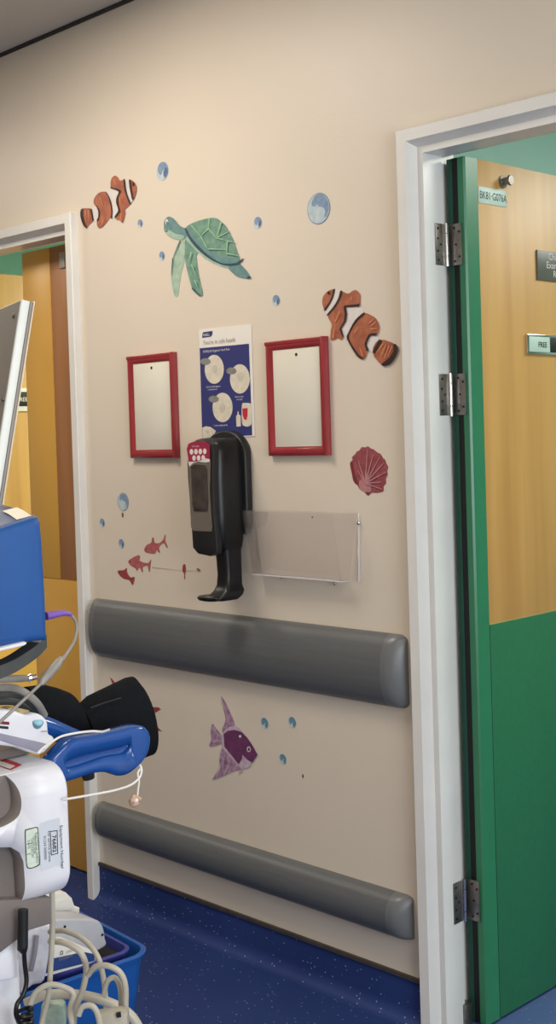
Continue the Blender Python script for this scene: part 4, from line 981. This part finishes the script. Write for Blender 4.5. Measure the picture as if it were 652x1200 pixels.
# folded white packets
pk = thing('paper_packet', (-2.42, -.90, .28), 'crumpled white paper packet at the back of the blue tub', 'packet')
V_ = -2.36
mb = MB(); mb.prism([PX(x, y, V_) for x, y in ((40, 1050), (62, 1048), (78, 1046), (84, 1052), (87, 1063), (94, 1064), (93, 1078), (60, 1082), (40, 1086))], (-.06, 0, 0), paper_m, .004); mb.build('packet', pk)
mb = MB(); mb.prism([PX(x, y, V_+.006) for x, y in ((62, 1056), (84, 1052), (88, 1064), (64, 1070))], (-.004, 0, 0), paper_m, .001); mb.build('folded_flap', pk)
# grey plastic device with screw holes
gd = thing('plastic_device', (-2.32, -.86, .27), 'pale grey plastic device with two dark screws lying in the blue tub', 'device')
V_ = -2.27
mb = MB(); mb.prism(smooth_closed([PX(x, y, V_) for x, y in ((58, 1082), (80, 1077), (105, 1077), (117, 1080), (122, 1088), (124, 1100), (125, 1108), (112, 1116), (90, 1122), (60, 1126))], 3), (-.07, 0, 0), mat('pale_grey_plastic', (190, 190, 196), .35, var=.04), .008, 3); mb.build('shell', gd)
for px, py in ((76, 1086), (120, 1095.5)):
    p = PX(px, py, V_+.0005); MB().tube([p-Vector((.002, 0, 0)), p+Vector((.001, 0, 0))], .003, ink_m, 12).build('screw', gd)
# printed carton
cb = thing('printed_carton', (-2.25, -.95, .24), 'white and navy printed carton propped in the front of the blue tub', 'carton')
V_ = -2.222
mb = MB(); mb.prism([PX(x, y, V_) for x, y in ((40, 1104), (60, 1103), (85, 1104), (108, 1114), (112, 1122), (112, 1128), (64, 1142), (40, 1147))], (-.05, 0, 0), paper_m, .002); mb.build('carton', cb)
mb = MB(); mb.poly([PX(x, y, V_+.0008) for x, y in ((42, 1128), (63, 1123), (98, 1115.5), (111, 1118), (111, 1126), (64, 1138), (42, 1144))], mat('carton_navy', (44, 70, 130), .45, var=.05)); mb.build('navy_panel', cb)
mb = MB(); text_mesh(mb, '\u03a9', .011, PX(70.5, 1119.5, V_+.0012), Vector((0, 1, -.0)), ZD, ink_m, bold=.02); text_mesh(mb, 'smith', .010, PX(77.5, 1117.5, V_+.0012), Vector((0, 1, 0)), ZD, inkg_m); text_mesh(mb, 'Wallace', .011, PX(69, 1127, V_+.0014), Vector((0, 1, 0)), ZD, gprint_m); mb.build('lettering', cb)
# clear bag beneath the housing
bg = thing('plastic_bag', tuple(PX(45, 1145, -2.05)), 'crumpled clear plastic bag of supplies left of the blue tub', 'bag')
mb = MB(); mb.prism(smooth_closed([PX(x, y, -2.02) for x, y in ((24, 1090), (44, 1086), (62, 1082), (66, 1098), (60, 1120), (54, 1150), (40, 1156), (24, 1162))], 3), (-.07, 0, 0), bagm, .012, 3); mb.build('bag', bg)
mb = MB(); mb.tube(smooth_path([PX(43, 1096, -2.012), PX(41, 1115, -2.010), PX(36, 1138, -2.010)], 5), .0045, mat('grey_seal', (140, 138, 150), .5, var=.1), 8); mb.build('seam', bg)

# ---------------------------------------------------------------- ivory hoses
HV = [
 ('vertical ivory cable dropping from the white housing', [(61, 1045, 2.10), (61.5, 1090, 2.10), (59.5, 1130, 2.10), (57, 1165, 2.10), (50, 1195, 2.10), (44, 1225, 2.10)], .0046),
 ('ivory hose arching highest in front of the white carton', [(58, 1092, 2.28), (76, 1091, 2.25), (98, 1101, 2.22), (114, 1120, 2.20), (121, 1145, 2.20), (124, 1175, 2.20), (124, 1215, 2.20)], .0048),
 ('ivory hose arching across the navy side of the carton', [(58, 1103, 2.18), (76, 1105, 2.16), (94, 1116, 2.15), (101, 1135, 2.15), (97, 1160, 2.15), (88, 1185, 2.15), (86, 1215, 2.15)], .0052),
 ('ivory hose looping over the right side of the tangle', [(103, 1143, 2.12), (112, 1133, 2.11), (127, 1132, 2.10), (141, 1140, 2.10), (147, 1156, 2.10), (147, 1185, 2.10), (146, 1215, 2.10)], .0050),
 ('small ivory hose loop inside the right side of the tangle', [(122, 1165, 2.13), (126, 1150, 2.12), (135, 1146, 2.12), (141, 1158, 2.12), (142, 1180, 2.12), (139, 1215, 2.12)], .0046),
 ('ivory hose curving low at the left of the tangle', [(34, 1180, 2.07), (42, 1163, 2.07), (58, 1154, 2.07), (75, 1157, 2.07), (86, 1165, 2.07), (82, 1185, 2.07), (88, 1215, 2.07)], .0048),
 ('thickest ivory hose sweeping across the bottom edge', [(30, 1176, 2.20), (50, 1167, 2.20), (75, 1165, 2.20), (105, 1168, 2.20), (135, 1178, 2.20), (155, 1192, 2.20), (168, 1215, 2.20)], .0085),
 ('short ivory hose curl at the bottom edge of the tangle', [(92, 1190, 2.04), (97, 1180, 2.04), (108, 1179, 2.04), (115, 1190, 2.04), (119, 1215, 2.04)], .0048)]
for lb, pts, r in HV: cable('ivory_hose', [PD(x, y, v) for x, y, v in pts], r, ivory_m, lb, 'hose', 'ivory hoses tangled at the bottom left', 8, 12)
pg = thing('hose_plug', tuple(PD(130, 1195, 2.08)), 'cream plastic multi-way plug at the bottom of the hose tangle', 'plug')
mb = MB(); mb.prism([PD(x, y, 2.06) for x, y in ((113, 1191), (139, 1187), (149, 1190), (150, 1230), (113, 1230))], fwd*.03, ivory_m, .003); mb.build('shell', pg)
mb = MB(); mb.prism([PD(x, y, 2.055) for x, y in ((136, 1188), (141, 1187), (142, 1192), (137, 1193))], fwd*.006, ink_m); mb.build('socket', pg)
gb = thing('tubing_bag', tuple(PD(62, 1190, 2.15)), 'pale green wrapped packet glimpsed between the ivory hoses', 'packet')
mb = MB(); mb.prism(smooth_closed([PD(x, y, 2.26) for x, y in ((48, 1180), (62, 1176), (74, 1180), (76, 1200), (70, 1225), (46, 1225))], 2), fwd*.03, mat('pale_green_wrap', (176, 196, 180), .3, c2=(150, 172, 158), scale=60, bump=.4, bscale=60), .006, 2); mb.build('wrap', gb)
